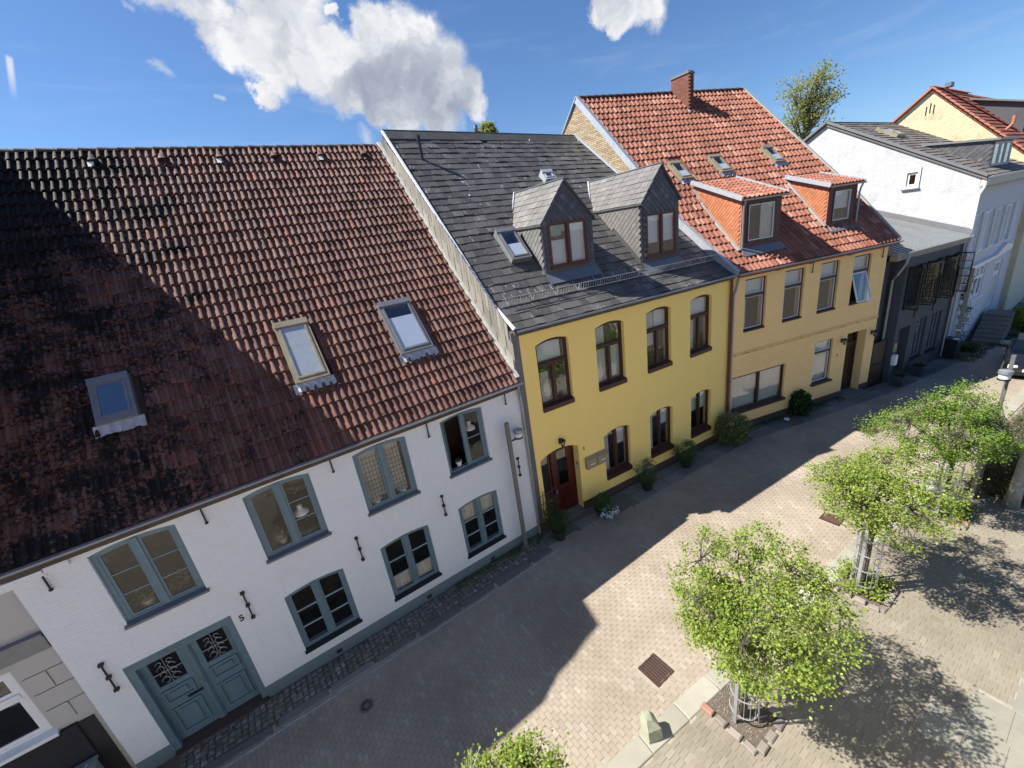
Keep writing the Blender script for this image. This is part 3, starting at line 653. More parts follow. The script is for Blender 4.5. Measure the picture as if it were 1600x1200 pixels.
# ------------------------------------------------------------ street ironwork
def grate(name, a, b_, c, d, label, slats=8):
    t_ = empty(name, ((a + b_) / 2, (c + d) / 2, 0), 0, label, 'drain grate', 'iron drain grates in the street paving')
    w, h = (b_ - a) / 2, (d - c) / 2
    MB().panel([[(-w, -h), (w, -h), (w, h), (-w, h)], [(-w + .03, -h + .03), (w - .03, -h + .03), (w - .03, h - .03), (-w + .03, h - .03)]], lambda p, q, t: (p, q, -t), -.012, .05).build('frame', 'rust_grate', t_)
    MB().add([(-w, -h, -.0045), (w, -h, -.0045), (w, h, -.0045), (-w, h, -.0045)], [(0, 1, 2, 3)]).build('pit', 'rubber_black', t_)
    for i in range(slats):
        x = -w + .045 + (2 * w - .09) * i / (slats - 1); b = MB(); b.bbox(x - .016, x + .016, -h + .02, h - .02, -.03, .010 + .004 * math.sin(i), .006); b.build('slat', 'rust_grate', t_)
    b = MB(); b.box(-w + .03, w - .03, -.012, .012, -.03, .004); b.build('crossbar', 'rust_grate', t_)
grate('drain_grate', *GR[0], 'rusty brown drain grate in sunlit pavers near the nearest full tree')
grate('drain_grate', *GR[1], 'rusty drain grate beside the kerb left of the second tree')
mh = empty('manhole_cover', (19.85, 5.05, 0), -.25, 'square manhole cover with round lid near the dark gate', 'manhole cover')
MB().bbox(-.42, .42, -.36, .36, -.04, .008, .01).build('frame', 'manhole', mh); MB().lathe([(.30, 0), (.30, .016), (.27, .018)], (0, 0, 0), 20).build('lid', 'rust_grate', mh)
mh = empty('valve_cover', (-.18, 7.92, 0), 0, 'small round iron valve cover in the shaded street', 'manhole cover')
MB().lathe([(.11, -.01), (.11, .008), (.075, .008), (.07, .003), (.02, .003)], (0, 0, 0), 16).build('lid', 'rubber_black', mh)
MB().lathe([(.16, -.01), (.16, .006), (.115, .006)], (0, 0, 0), 16).build('collar', 'manhole', mh)

# ============================================================ H0 grey neighbour at the far left
F0 = Frame(-14.43, 9.80, 0)
h = house('house', F0, 'grey banded plaster house with white window, cut off at the bottom left')
WX = 10.0
o0 = (6.9, 9.35, 1.97, 3.55)
wallobj(h, WX, 8.4, [arch(*o0)], 'grey_plaster', sides=False)
b = MB(); prof = [(9.70, .0), (9.70, 8.5), (10.4, 10.3), (11.1, 11.2), (11.5, 11.9), (12.1, 12.8), (12.45, 13.42), (13.6, 13.80), (15.2, 13.97), (16.9, 14.15), (20, 13.9), (24, 9), (24, 0)]
gp = [(y - 9.80, z) for y, z in prof]; gp[0] = (.33, 0); gp[1] = (.33, 8.5)
b.panel([gp], lambda a_, z_, t: (t, a_, z_), WX - .3, WX - .02); b.build('gable', 'grey_plaster', h)
b = MB(); pr = [(-.1, 8.5)] + [(y - 9.80, z) for y, z in prof[2:-2]] + [(14.2, 9)]
b.add([(x, a_, z_) for x in (0, WX - .02) for a_, z_ in pr], [(i, len(pr) + i, len(pr) + i + 1, i + 1) for i in range(len(pr) - 1)]); b.build('roof', 'slate_smooth', h)
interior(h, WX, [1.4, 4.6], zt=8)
window(h, *o0, mat='white_paint', mull=(.5,), transom=.62, toplights_single=False, fw=.09, mw=.12, tw=.1, sash=.07, depth=.05, sill=.06, silld=.10, sillh=.07, glass='dark_glass')
# banded render: each course a block proud of the wall
for r_, z in enumerate([2.06 + .41 * i for i in range(4)]):
    cuts = [9.40, 9.97] if r_ % 2 else [9.40, 9.72, 9.97]
    for a_, c_ in zip(cuts, cuts[1:]): b = MB(); b.box(a_ + .012, c_ - (.012 if c_ < 9.9 else 0), -.03, -.0, z - .0 + .012, z + .41 - .012); b.build('render_block', 'grey_plaster', h)
b = MB(); b.box(0, WX - .03, -.10, -.001, 3.72, 4.0); b.box(0, WX - .03, -.14, -.001, 4.003, 4.07); b.build('string_course', 'grey_alu', h)
b = MB(); b.box(0, WX - .35, -.09, -.002, 0, 1.93); b.build('plinth', 'basalt_wall', h)
b = MB(); b.box(WX - .345, WX - .12, -.04, -.003, 0, 1.9); b.build('gap_shade', 'rubber_black', h)  # black strip painted for the darkness of the gap beside the plinth
cab = empty('utility_cabinet', (-5.15, 9.45, 0), 0, 'grey-green cabinet with white scrawl beside the corner of the white house', 'cabinet')
MB().bbox(-.42, .36, -.22, .2, 0, 1.05, .02).build('body', 'utility_green', cab); MB().bbox(-.45, .39, -.25, .22, 1.052, 1.10, .02).build('lid', 'utility_green', cab)
b = MB()
for i in range(16):
    x = -.36 + i * .042; b.beam((x, -.2 + random.uniform(0, .2), 1.104), (x + random.uniform(-.06, .09), -.12 + random.uniform(0, .25), 1.104), .014, .004)
b.build('scrawl', 'paper', cab)

# ============================================================ H1 white house
F1 = Frame(-4.43, 9.68, 0); H1W = 10.68
h1 = house('house', F1, 'white painted brick house with blue-grey windows and dark mossy pantile roof')
up = [(.97, 2.27), (3.43, 4.75), (5.72, 7.05), (8.02, 9.32)]; lo = [(3.43, 4.77), (5.72, 7.08), (8.02, 9.34)]
door = (.58, 2.42)
holes = [arch(a, c, 3.47, 5.20, .075) for a, c in up] + [arch(a, c, .66, 2.45, .075) for a, c in lo] + [arch(door[0], door[1], -.0 + .02, 2.62)]
b = MB(); outer = [(0, 0), (door[0], 0), (door[0], 2.62), (door[1], 2.62), (door[1], 0), (H1W, 0), (H1W, 5.44), (0, 5.44)]
b.panel([outer] + holes[:-1], flat, 0, .34); b.box(0, .25, .34, 9, 0, 5.0); b.box(H1W - .28, H1W - .02, .34, 9, 0, 5.0); b.build('wall', 'white_wall', h1)
b = MB(); b.box(0, door[0], -.025, -.001, 0, .34); b.box(door[1], H1W - .02, -.025, -.001, 0, .34); b.build('plinth', 'blue_plinth', h1)
for s in (4.08, 6.61, 8.79): MB().box(s - .07, s + .07, -.03, -.022, .08, .20).build('air_vent', 'rubber_black', h1)
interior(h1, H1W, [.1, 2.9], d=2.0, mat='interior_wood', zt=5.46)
for i, (a, c) in enumerate(up):
    ws = window(h1, a, c, 3.47, 5.20, .075, fw=.085, mull=(.5,), mw=.10, rows=(3, 3) if i in (0,) else (1, 3) if i == 1 else (1, 1) if i == 2 else (2, 2), sash=.05, bw=.014, depth=.07, sill=.04, silld=.06, sillh=.045, sillmat='dark_lead',
           glass='old_glass', barmat='blue_wood_light', openleaf=0 if i == 3 else None, curtain=None)
    if i == 2:
        b = MB()
        for (x0, x1) in ((a + .16, a + .58), (a + .76, c - .16)):
            for k in range(5): x = x0 + (x1 - x0) * (k + .5) / 5; b.box(x - .004, x + .004, .095, .103, 3.62, 4.98)
            for k in range(11): z = 3.64 + k * .125; b.box(x0, x1, .095, .103, z - .004, z + .004)
        b.build('mirrored_muntins', 'black_metal', ws)  # thin dark bars built in place of muntins mirrored by the panes
        MB().add([(a + .15, .36, 3.6), (c - .15, .36, 3.6), (c - .15, .36, 5.1), (a + .15, .36, 5.1)], [(0, 1, 2, 3)]).build('curtain', 'curtain', ws)
    if i == 3:   # left casement stands open into the room
        ang = D2R(62); ca, sa = math.cos(ang), math.sin(ang); fo = lambda p, q, t: (a + .09 + p * ca + t * sa * -1, .10 + p * sa + t * ca, q)
        MB().panel([[(0, 3.57), (.5, 3.57), (.5, 5.0), (0, 4.95)], [(.05, 3.62), (.45, 3.62), (.45, 4.95), (.05, 4.90)]], fo, 0, .04).build('sash', 'blue_wood', ws)
        MB().add([fo(.05, 3.62, .02), fo(.45, 3.62, .02), fo(.45, 4.95, .02), fo(.05, 4.9, .02)], [(0, 1, 2, 3)]).build('pane', 'glass', ws)
for i, (a, c) in enumerate(lo):
    window(h1, a, c, .66, 2.45, .075, fw=.08, mull=(.5,), mw=.10, rows=(3, 3), sash=.05, bw=.03, depth=.06, sill=.03, silld=.05, sillh=.05, glass='old_glass', barmat='blue_wood_light', sillmat='black_metal',
           curtain=[(0, 1, .62, 1, 'curtain')] if i == 2 else ([(.0, 1, .0, .30, 'curtain')] if i == 1 else None))
# entrance door
b = MB(); z1 = 2.62
b.panel([[(door[0], 0), (door[1], 0), (door[1], z1), (door[0], z1)], [(door[0] + .13, 0.001), (door[1] - .13, 0.001), (door[1] - .13, z1 - .20), (door[0] + .13, z1 - .20)]], flat, .03, .34)
dr = b.build('door', 'blue_wood', h1)
mid = (door[0] + door[1]) / 2
for sgn, x0, x1 in ((-1, door[0] + .13, mid - .06), (1, mid + .06, door[1] - .13)):
    g0 = (x0 + .12, x1 - .12, 1.62, 2.30)
    b = MB(); b.panel([[(x0, .08), (x1, .08), (x1, z1 - .2), (x0, z1 - .2)], [(g0[0], g0[2]), (g0[1], g0[2]), (g0[1], g0[3]), (g0[0], g0[3])]], flat, .19, .24)
    for (a, c, d, e) in ((x0 + .1, x1 - .1, 1.15, 1.50), (x0 + .1, x1 - .1, .25, .98)):
        b.panel([[(a, d), (c, d), (c, e), (a, e)], [(a + .04, d + .04), (c - .04, d + .04), (c - .04, e - .04), (a + .04, e - .04)]], flat, .150, .19)
        m_x, m_z = (a + c) / 2, (d + e) / 2
        b.panel([[(a + .12, d + .1), (c - .12, d + .1), (c - .12, e - .1), (a + .12, e - .1)]], flat, .160, .19)
    b.build('door_leaf', 'blue_wood', dr)
    MB().add([(g0[0], .215, g0[2]), (g0[1], .215, g0[2]), (g0[1], .215, g0[3]), (g0[0], .215, g0[3])], [(0, 1, 2, 3)]).build('pane', 'dark_glass', dr)
    b = MB(); cx = (g0[0] + g0[1]) / 2
    for sy in (-1, 1):
        for k, (dz, r_) in enumerate(((.12, .075), (.27, .06), (.42, .07), (.56, .05))):
            pts = [(cx + sy * (.085 + r_ * math.cos(t_) * (1 - .04 * j)), .185, g0[2] + dz + r_ * math.sin(t_)) for j, t_ in enumerate([i * .52 for i in range(11)])]; b.tube(pts, .008, 5)
    b.tube([(cx, .185, g0[2]), (cx, .185, g0[3])], .008, 5); b.tube([(g0[0], .185, g0[2] + .33), (g0[1], .185, g0[2] + .33)], .008, 5); b.build('iron_grille', 'zinc', dr)
b = MB(); b.box(mid - .06, mid + .06, .15, .24, .08, z1 - .2); b.box(mid - .035, mid + .035, .125, .149, .12, z1 - .26); b.build('astragal', 'blue_wood', dr)
MB().lathe([(.03, -.05), (.036, 0), (.03, .05)], (mid - .02, .13, 1.32), 8).build('handle', 'olive_alu', dr)
MB().box(1.15, 1.50, .155, .163, 1.06, 1.12).build('letter_slot', 'black_metal', dr)
text_mesh('lettering', 'ANNO 1872', .16, 'blue_plinth', dr, (mid, .022, z1 - .10), ext=.005)
MB().box(door[0] + .02, door[1] - .02, -.12, .3, -.02, .06).build('threshold', 'brown_plinth', dr)
text_mesh('house_number', '5', .22, 'black_metal', h1, (2.58, -.012, 2.42), ext=.01)
for s, z0, z1_ in ((.40, 4.82, 5.22), (2.74, 4.92, 5.42), (5.24, 4.95, 5.42), (7.65, 4.88, 5.36), (10.10, 4.95, 5.42)): anchor(h1, s, z0, z1_)
for s, z0, z1_ in ((.39, 2.28, 2.95), (2.78, 2.33, 3.02), (5.26, 2.36, 3.02), (7.62, 2.43, 3.04), (10.22, 2.49, 3.08)): anchor(h1, s, z0, z1_, False)
b = MB()
for k, (dz, do) in enumerate(((0, .05), (.06, .09), (.13, .13))): b.box(-.12 + 0, .45, -do, -.002, 5.08 + dz, 5.138 + dz)
b.box(.46, .78, -.10, -.002, 5.16, 5.30); b.box(-.10, H1W - .05, -.06, -.002, 5.335, 5.44); b.build('cornice', 'white_wall', h1)
# roof
S1 = bilinear((-.02, -.13, 5.46), (10.62, -.13, 5.46), (-.02, 6.92, 13.16), (10.62, 6.92, 13.16))
rf = deck(S1, (0, .5, 1), .05, .12).build('roof', 'ridge_clay', h1)
b = deck(bilinear((10.6, 6.95, 13.16), (-.02, 6.95, 13.16), (10.6, 14, 5.5), (-.02, 14, 5.5)), (0, 1), .05, .1); b.build('back_slope', 'ridge_clay', rf)
SKY1 = [(1.62, 2.27, 1.28, 1.98, 2.06), (5.15, 5.93, 1.08, 2.26, 2.30), (7.76, 8.70, 1.08, 2.24, 2.3)]
def s1skip(p): return any(a + .0 < p.x < b_ - .0 and c - .02 < p.y < d - .05 for a, b_, c, d, _ in SKY1)
units = [pantile(.172, .385, .052 + .004 * k, lift=.046 + .005 * k, th=.036, prof=FLATROLL) for k in range(4)]
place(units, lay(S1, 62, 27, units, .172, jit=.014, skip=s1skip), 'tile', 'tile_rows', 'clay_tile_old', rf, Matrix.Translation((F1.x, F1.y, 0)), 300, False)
sl = Vector((0, 7.05, 7.70)).normalized()
for (s0, s1_, y0, y1, _), mt, lab, cv in zip(SKY1, ('grey_alu', 'olive_alu', 'grey_alu'), ('small square roof window in the shaded left of the roof', 'olive framed roof window with white curtain', 'roof window with pale blind right of the others'), (None, 'curtain', 'blind')):
    hh = (y1 - y0) / sl.y; skylight(h1, Vector((s0, y0, 5.46 + (y0 + .13) * 7.70 / 7.05 + .06)), (1, 0, 0), sl, s1_ - s0, hh, mt, True, cv, (0, .72) if cv == 'blind' else (0, 1), lab)
for k, s in enumerate((2.64, 4.13, 5.52, 6.99, 8.39, 9.83)):
    p = S1(s / 10.62, .952) + Vector((0, -.03, .07)); ex = Vector((1, 0, 0)); b = MB(); vs = []
    n = ex.cross(sl)
    for i in range(9):
        a = math.pi * i / 8; vs += [p + ex * (.13 * math.cos(a)) + n * (.11 * math.sin(a) + .01) - sl * .12, p + ex * (.03 * math.cos(a)) + n * .01 + sl * .22]
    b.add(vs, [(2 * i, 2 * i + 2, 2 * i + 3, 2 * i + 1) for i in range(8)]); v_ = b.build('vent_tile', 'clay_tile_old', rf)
    q = MB(); q.add([p + ex * -.12 - sl * .10 + n * .005, p + ex * .12 - sl * .10 + n * .005, p + ex * .10 + n * .10 - sl * .10, p - ex * .10 + n * .10 - sl * .10], [(0, 1, 2, 3)]); q.build('vent_mouth', 'rubber_black', rf)
    if k % 2 == 0: MB().add([p + ex * -.11 - sl * .30 + n * .04, p + ex * .02 - sl * .30 + n * .04, p + ex * .02 - sl * .13 + n * .05, p - ex * .11 - sl * .13 + n * .05], [(0, 1, 2, 3)]).build('vent_patch', 'paper', rf)
def ridge_caps(parent, a, b_, r, L_, mat, name='ridge_tile'):
    a, b_ = Vector(a), Vector(b_); d = (b_ - a); n = max(1, int(d.length / L_)); d.normalize(); out = Vector((d.y, -d.x, 0)).normalized()
    for i in range(n):
        p0 = a + d * (i * L_); p1 = p0 + d * (L_ + .03); vs = []
        for p, rr_, dz in ((p0, r * 1.06, .018), (p1, r * .95, 0)):
            for k in range(7): t_ = math.pi * k / 6; vs.append(p + out * rr_ * math.cos(t_) + Vector((0, 0, rr_ * math.sin(t_) * .85 + dz + random.uniform(0, .006))))
        for k in range(7): t_ = math.pi * k / 6; vs.append(p0 + out * r * .95 * math.cos(t_) + Vector((0, 0, r * .9 * math.sin(t_) * .85)))
        MB().add(vs, [(k, k + 1, 7 + k + 1, 7 + k) for k in range(6)] + [(14 + k, 14 + k + 1, k + 1, k) for k in range(6)]).build(name, mat, parent)
ridge_caps(rf, (-.0, 6.93, 13.12), (10.6, 6.93, 13.12), .12, .40, 'ridge_clay')
gutter(h1, (-.05, -.20, 5.47), (10.66, -.20, 5.47), .06)
def downpipe(parent, pts, r=.045, mat='zinc', name='downpipe'):
    b = MB(); b.tube(pts, r, 8)
    for p, q in zip(pts, pts[1:]):
        p, q = Vector(p), Vector(q)
        if (q - p).length > 2:
            for k in (.25, .6, .9): c = p.lerp(q, k); b.tube([c - (q - p).normalized() * .02, c + (q - p).normalized() * .02], r * 1.25, 8)
    return b.build(name, mat, parent)
downpipe(h1, [(10.52, -.19, 5.42), (10.52, -.17, 5.30), (10.60, -.07, 5.05), (10.62, -.07, 4.8), (10.62, -.07, .05)])

# ============================================================ H2 yellow house
F2 = Frame(6.27, 9.72, -4.8); H2W = 9.86
h2 = house('house', F2, 'bright yellow house with brown arched windows and grey slate roof with two gabled dormers')
up = [(.71, 1.91), (2.98, 4.20), (5.24, 6.46), (7.48, 8.69)]; lo = [(3.04, 4.25), (5.28, 6.50), (7.56, 8.76)]; dz1 = 2.76; dd_ = (.37, 1.90)
b = MB(); ar = arch(dd_[0], dd_[1], 0, dz1, .20)
outer = [(0, 0), (dd_[0], 0)] + ar[2:][::-1] + [(dd_[1], 0), (H2W, 0), (H2W, 6.88), (0, 6.94)]
b.panel([outer] + [arch(a, c, 4.32, 6.45, .12) for a, c in up] + [arch(a, c, .83, 2.60, .12) for a, c in lo], flat, 0, .36)
b.box(H2W - .25, H2W, .36, 8, 0, 6.4); b.build('wall', 'yellow_wall', h2)
b = MB(); b.box(-.0, dd_[0], -.03, -.001, 0, .28); b.box(dd_[1], H2W, -.03, -.001, 0, .28); b.build('plinth', 'maroon_plinth', h2)
b = MB(); b.box(dd_[1] + .0, dd_[1] + .16, -.035, -.0305, 0, .30); b.build('door_plinth', 'maroon_plinth', h2)
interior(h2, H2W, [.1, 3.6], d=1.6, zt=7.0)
cs = {0: [(0, .42, 0, .5, 'curtain'), (.08, .9, .68, 1, 'blind')], 1: [(0, .46, 0, 1, 'curtain'), (.55, 1, 0, .62, 'curtain')], 2: [(0, .45, .35, 1, 'curtain'), (.5, 1, .66, 1, 'blind')], 3: [(0, .4, 0, .6, 'curtain'), (0, 1, .66, 1, 'blind')]}
for i, (a, c) in enumerate(up):
    window(h2, a, c, 4.32, 6.45, .12, mat='brown_wood', fw=.07, mull=(.5,), mw=.10, transom=.62, tw=.09, sash=.04, depth=.12, sill=.0, silld=.06, sillh=.14, curtain=cs[i])
for i, (a, c) in enumerate(lo):
    window(h2, a, c, .83, 2.60, .12, mat='brown_wood', fw=.07, mull=(.5,), mw=.10, sash=.04, depth=.12, sill=.0, silld=.06, sillh=.14, curtain=[(.0, .30, 0, 1, 'curtain'), (.5, 1, .55, 1, 'blind')] if i < 2 else [(0, 1, .5, 1, 'blind')])
# door
b = MB(); o0_ = .30; ins = arch(dd_[0] + .07, dd_[1] - .07, .06, dz1 - .07, .185)
b.panel([arch(dd_[0], dd_[1], .06, dz1, .20), ins], flat, o0_, o0_ + .08); dr = b.build('door', 'door_red', h2)
def dleaf(x0, x1, gz0, gz1, gx0, gx1, nm):
    zt = min(archz(x0, dd_[0], dd_[1], dz1, .20), archz(x1, dd_[0], dd_[1], dz1, .20)) - .08
    b = MB(); g_ = [(gx0, gz0), (gx1, gz0), (gx1, min(gz1, zt - .05)), (gx0, min(gz1, zt - .05))]
    b.panel([[(x0, .07), (x1, .07), (x1, zt), (x0, zt)], g_], flat, o0_ + .02, o0_ + .06)
    a, c = gx0, gx1
    for d, e in ((.2, .52), (.62, .95)): b.panel([[(a, d), (c, d), (c, e), (a, e)], [(a + .03, d + .03), (c - .03, d + .03), (c - .03, e - .03), (a + .03, e - .03)]], flat, o0_ - .0, o0_ + .02)
    b.build(nm, 'door_red', dr); MB().add([(x, o0_ + .04, z) for x, z in g_], [(0, 1, 2, 3)]).build('pane', 'glass', dr)
dleaf(.45, .90, 1.12, 2.5, .52, .83, 'side_panel'); dleaf(.95, 1.83, 1.12, 2.5, 1.20, 1.60, 'door_leaf')
MB().tube([(1.02, o0_ - .05, 1.10), (1.02, o0_ - .05, .92)], .02, 6).build('handle', 'zinc', dr)
MB().box(dd_[0] + .01, dd_[1] - .01, -.14, .3, -.02, .055).build('threshold', 'dark_slab', dr)
text_mesh('house_number', '1', .20, 'black_metal', h2, (2.13, -.012, 2.36), ext=.01)
def wall_lantern(parent, s, z, o=-.0):
    b = MB(); b.box(s - .05, s + .05, o - .03, o - .002, z - .08, z + .10); b.tube([(s, o - .03, z + .06), (s, o - .15, z + .12)], .012, 6)
    w = b.build('wall_lantern', 'black_metal', parent)
    MB().lathe([(.01, .16), (.05, .12), (.11, .08), (.11, .06), (.03, .06)][::-1], (s, o - .15, z), 8).build('hood', 'black_metal', w)
    MB().lathe([(.05, -.12), (.07, -.10), (.095, .05)], (s, o - .15, z), 8).build('lamp_glass', 'dark_glass', w)
    MB().lathe([(.01, -.17), (.05, -.13), (.055, -.12)], (s, o - .15, z), 8).build('finial', 'black_metal', w)
wall_lantern(h2, 1.2, 3.0)
for k in range(2):
    s = 2.12 + k * .47; b = MB(); b.bbox(s, s + .44, -.14, -.002, 1.56, 1.92, .01); mbx = b.build('mailbox', 'mailbox', h2)
    MB().box(s + .04, s + .40, -.147, -.1405, 1.62, 1.80).build('door_plate', 'mailbox', mbx); MB().box(s + .14, s + .32, -.150, -.1475, 1.70, 1.73).build('name_plate', 'paper', mbx)
    b = MB(); b.add([(s - .01, -.17, 1.90), (s + .45, -.17, 1.90), (s + .45, -.002, 1.98), (s - .01, -.002, 1.98), (s - .01, -.17, 1.915), (s + .45, -.17, 1.915), (s + .45, -.002, 1.995), (s - .01, -.002, 1.995)], [(0, 3, 2, 1), (4, 5, 6, 7), (0, 1, 5, 4), (1, 2, 6, 5), (2, 3, 7, 6), (3, 0, 4, 7)]); b.build('flap', 'mailbox', mbx)
b = MB(); b.tube([(dd_[1] - .03, .12, 1.9), (dd_[1] - .10, .0, 1.85), (dd_[1] - .09, -.06, 1.7)], .03, 7); b.build('hand_bell', 'zinc', h2)
# roof: world corners -> local
eL, eR, rL, rR = [F2.L(p) for p in ((6.27, 9.56, 6.98), (16.05, 8.74, 6.92), (6.27, 16.28, 13.52), (16.05, 16.80, 13.46))]
kL, kR = [F2.L(p) for p in ((6.27, 10.50, 7.62), (16.05, 9.62, 7.52))]
S2 = polyline_surface([eL, kL, rL], [eR, kR, rR], [0, .115, 1])
rf2 = deck(S2, (0, .115, .5, 1), .03, .14).build('roof', 'slate_dark', h2)
bL, bR = [F2.L(p) for p in ((6.27, 23, 7), (16.05, 24, 7))]
deck(bilinear(rR, rL, bR, bL), (0, 1), .02, .1).build('back_slope', 'slate_dark', rf2)
units = [slate_unit(.36, .30, cut=c_, lift=l_, th=.016, g=.005) for c_, l_ in ((0, .02), (.010, .026), (-.012, .020), (.022, .032), (-.02, .024), (.004, .018))]
SK2 = [(7.71, 8.66, 11.40, 12.34), (11.72, 12.3, 13.92, 14.27)]
def s2skip(p): w = F2.Wd(p); return any(a + .05 < w.x < b_ - .05 and c < w.y < d for a, b_, c, d in SK2)
M2 = Matrix.Translation((F2.x, F2.y, 0)) @ Matrix.Rotation(F2.a, 4, 'Z')
place(units, lay(S2, 27, 31, units, .36, jit=.018, stagger=.5, skip=s2skip, vary=True, drop=.004), 'slate', 'slate_rows', 'slate_dark', rf2, M2, 300)
# ridge band, verge trims
dv = (rL - kL).normalized(); ex2 = (rR - rL).normalized()
b = MB(); n2_ = ex2.cross(dv); b.add([rL - dv * .42 + n2_ * .055, rR - dv * .42 + n2_ * .055, rR + n2_ * .07, rL + n2_ * .07, rL - dv * .42 + n2_ * .02, rR - dv * .42 + n2_ * .02], [(0, 1, 2, 3), (4, 5, 1, 0)]); b.build('ridge_slates', 'ridge_slate', rf2)
MB().tube([rL + Vector((0, 0, .06)), rR + Vector((0, 0, .06))], .045, 8).build('ridge_roll', 'ridge_slate', rf2)
for pts, mt in (([eL, kL, rL], 'white_paint'), ([eR, kR, rR], 'lead')):
    b = MB()
    for p, q in zip(pts, pts[1:]): b.beam(p + Vector((.0, 0, .05)), q + Vector((0, 0, .05)), .07, .07)
    b.build('verge_trim', mt, rf2)
gutter(h2, eL + Vector((.05, -.06, -.01)), eR + Vector((-.1, -.06, -.01)), .06)
# the exposed gable above the white roof, clad with slates
b = MB(); gw = [F2.L((6.22, y, z)) for y, z in ((9.72, 0), (9.72, 6.9), (10.50, 7.58), (16.28, 13.4), (23, 6.9), (23, 0))]; gw2 = [p + Vector((.25, 0, 0)) for p in gw]
b.add(gw + gw2, [tuple(range(6)), tuple(range(11, 5, -1))] + [(i, 6 + i, 6 + (i + 1) % 6, (i + 1) % 6) for i in range(6)]); gab = b.build('gable_wall', 'slate_smooth', h2)
def para(w_, h_, k_=.976): return ([(0, 0, 0), (w_, -k_ * w_, 0), (w_, -k_ * w_ - h_, 0), (0, -h_, 0), (0, 0, .014), (w_, -k_ * w_, .014), (w_, -k_ * w_ - h_, .018), (0, -h_, .018)], [(7, 6, 5, 4), (0, 1, 5, 4), (1, 2, 6, 5), (2, 3, 7, 6), (3, 0, 4, 7)])
un = [para(.148, .44), para(.146, .50), para(.30, .52), para(.32, .46)]
L = []; inv2 = M2.inverted()
for row, (pitch, top_) in enumerate(((.165, .03), (.335, .45), (.335, .93))):
    for i in range(int(6.5 / pitch)):
        y = 9.95 + i * pitch + (.12 if row == 2 else 0); zt = 7.0 + (y - 9.62) * (13.50 - 7.0) / (16.28 - 9.62) - top_ + random.uniform(-.015, .015); zb = 5.46 + (y - 9.55) * 7.7 / 7.05
        if zt < zb + .12 or y > 16.2: continue
        m = Matrix(((0, 0, -1), (-1, 0, 0), (0, 1, 0))).to_4x4(); m.translation = Vector((6.216 - .004 * (2 - row), y, zt)); L.append((random.choice((0, 1)) if row == 0 else random.choice((2, 3)), inv2 @ (m @ Matrix.Rotation(random.uniform(-.012, .012), 4, 'Z'))))
place(un, L, 'cladding_slate', 'cladding_rows', 'slate_clad', gab, M2, 300)
b = MB()
for i in range(40):
    y = 9.6 + i * .175; z_ = 5.50 + (y - 9.55) * 7.7 / 7.05; p = F2.L((6.17, y, z_ + .07)); q = F2.L((6.17, y + .19, z_ + .07 + .19 * 1.092)); b.beam(p + Vector((random.uniform(-.01, .012), 0, 0)), q, .13, .05)
b.build('mortar_fillet', 'mortar_white', gab)
def roof2z(s, o):   # height of the slate roof above a local point
    best = 0
    v0, v1 = 0., 1.
    u = min(max(s / H2W, 0), 1)
    for _ in range(30):
        vm = (v0 + v1) / 2
        if S2(u, vm).y < o: v0 = vm
        else: v1 = vm
    return S2(u, v0).z
def shingle_units(sz): return [([(0, -sz * .68, .022), (sz * .68, 0, .016), (0, sz * .68, .002), (-sz * .68, 0, .016), (0, -sz * .68, -.004), (sz * .68, 0, -.002), (-sz * .68, 0, -.002)], [(0, 1, 2, 3), (4, 5, 1, 0), (6, 4, 0, 3)])]
def clad_poly(parent, poly, f3, ex, ey, nrm, sz, mat, base_w, name='shingle', lim=120, hole=None):
    """diamond shingles over a polygon in plane coordinates"""
    xs = [p[0] for p in poly]; ys = [p[1] for p in poly]; L = []
    def inside(x, y):
        c = False; n = len(poly)
        for i in range(n):
            (x1, y1), (x2, y2) = poly[i], poly[(i + 1) % n]
            if (y1 > y) != (y2 > y) and x < (x2 - x1) * (y - y1) / (y2 - y1) + x1: c = not c
        return c
    st = sz * 1.4; j = 0; y = min(ys)
    while y < max(ys):
        x = min(xs) + (st / 2 if j % 2 else 0)
        while x < max(xs):
            if inside(x, y) and all(inside(x + dx, y + dy) for dx, dy in ((sz * .69, 0), (-sz * .69, 0), (0, sz * .66), (0, -sz * .66))) and not (hole and hole[0] - .06 < x < hole[1] + .06 and hole[2] - .06 < y < hole[3] + .06):
                m = Matrix((ex, ey, nrm)).transposed().to_4x4(); m.translation = f3(x, y) + nrm * (.004 + .0012 * random.random()); L.append((0, m @ Matrix.Rotation(random.uniform(-.04, .04), 4, 'Z')))
            x += st
        y += st / 2 * .92; j += 1
    place(shingle_units(sz), L, name, 'shingle_rows', mat, parent, base_w, lim)
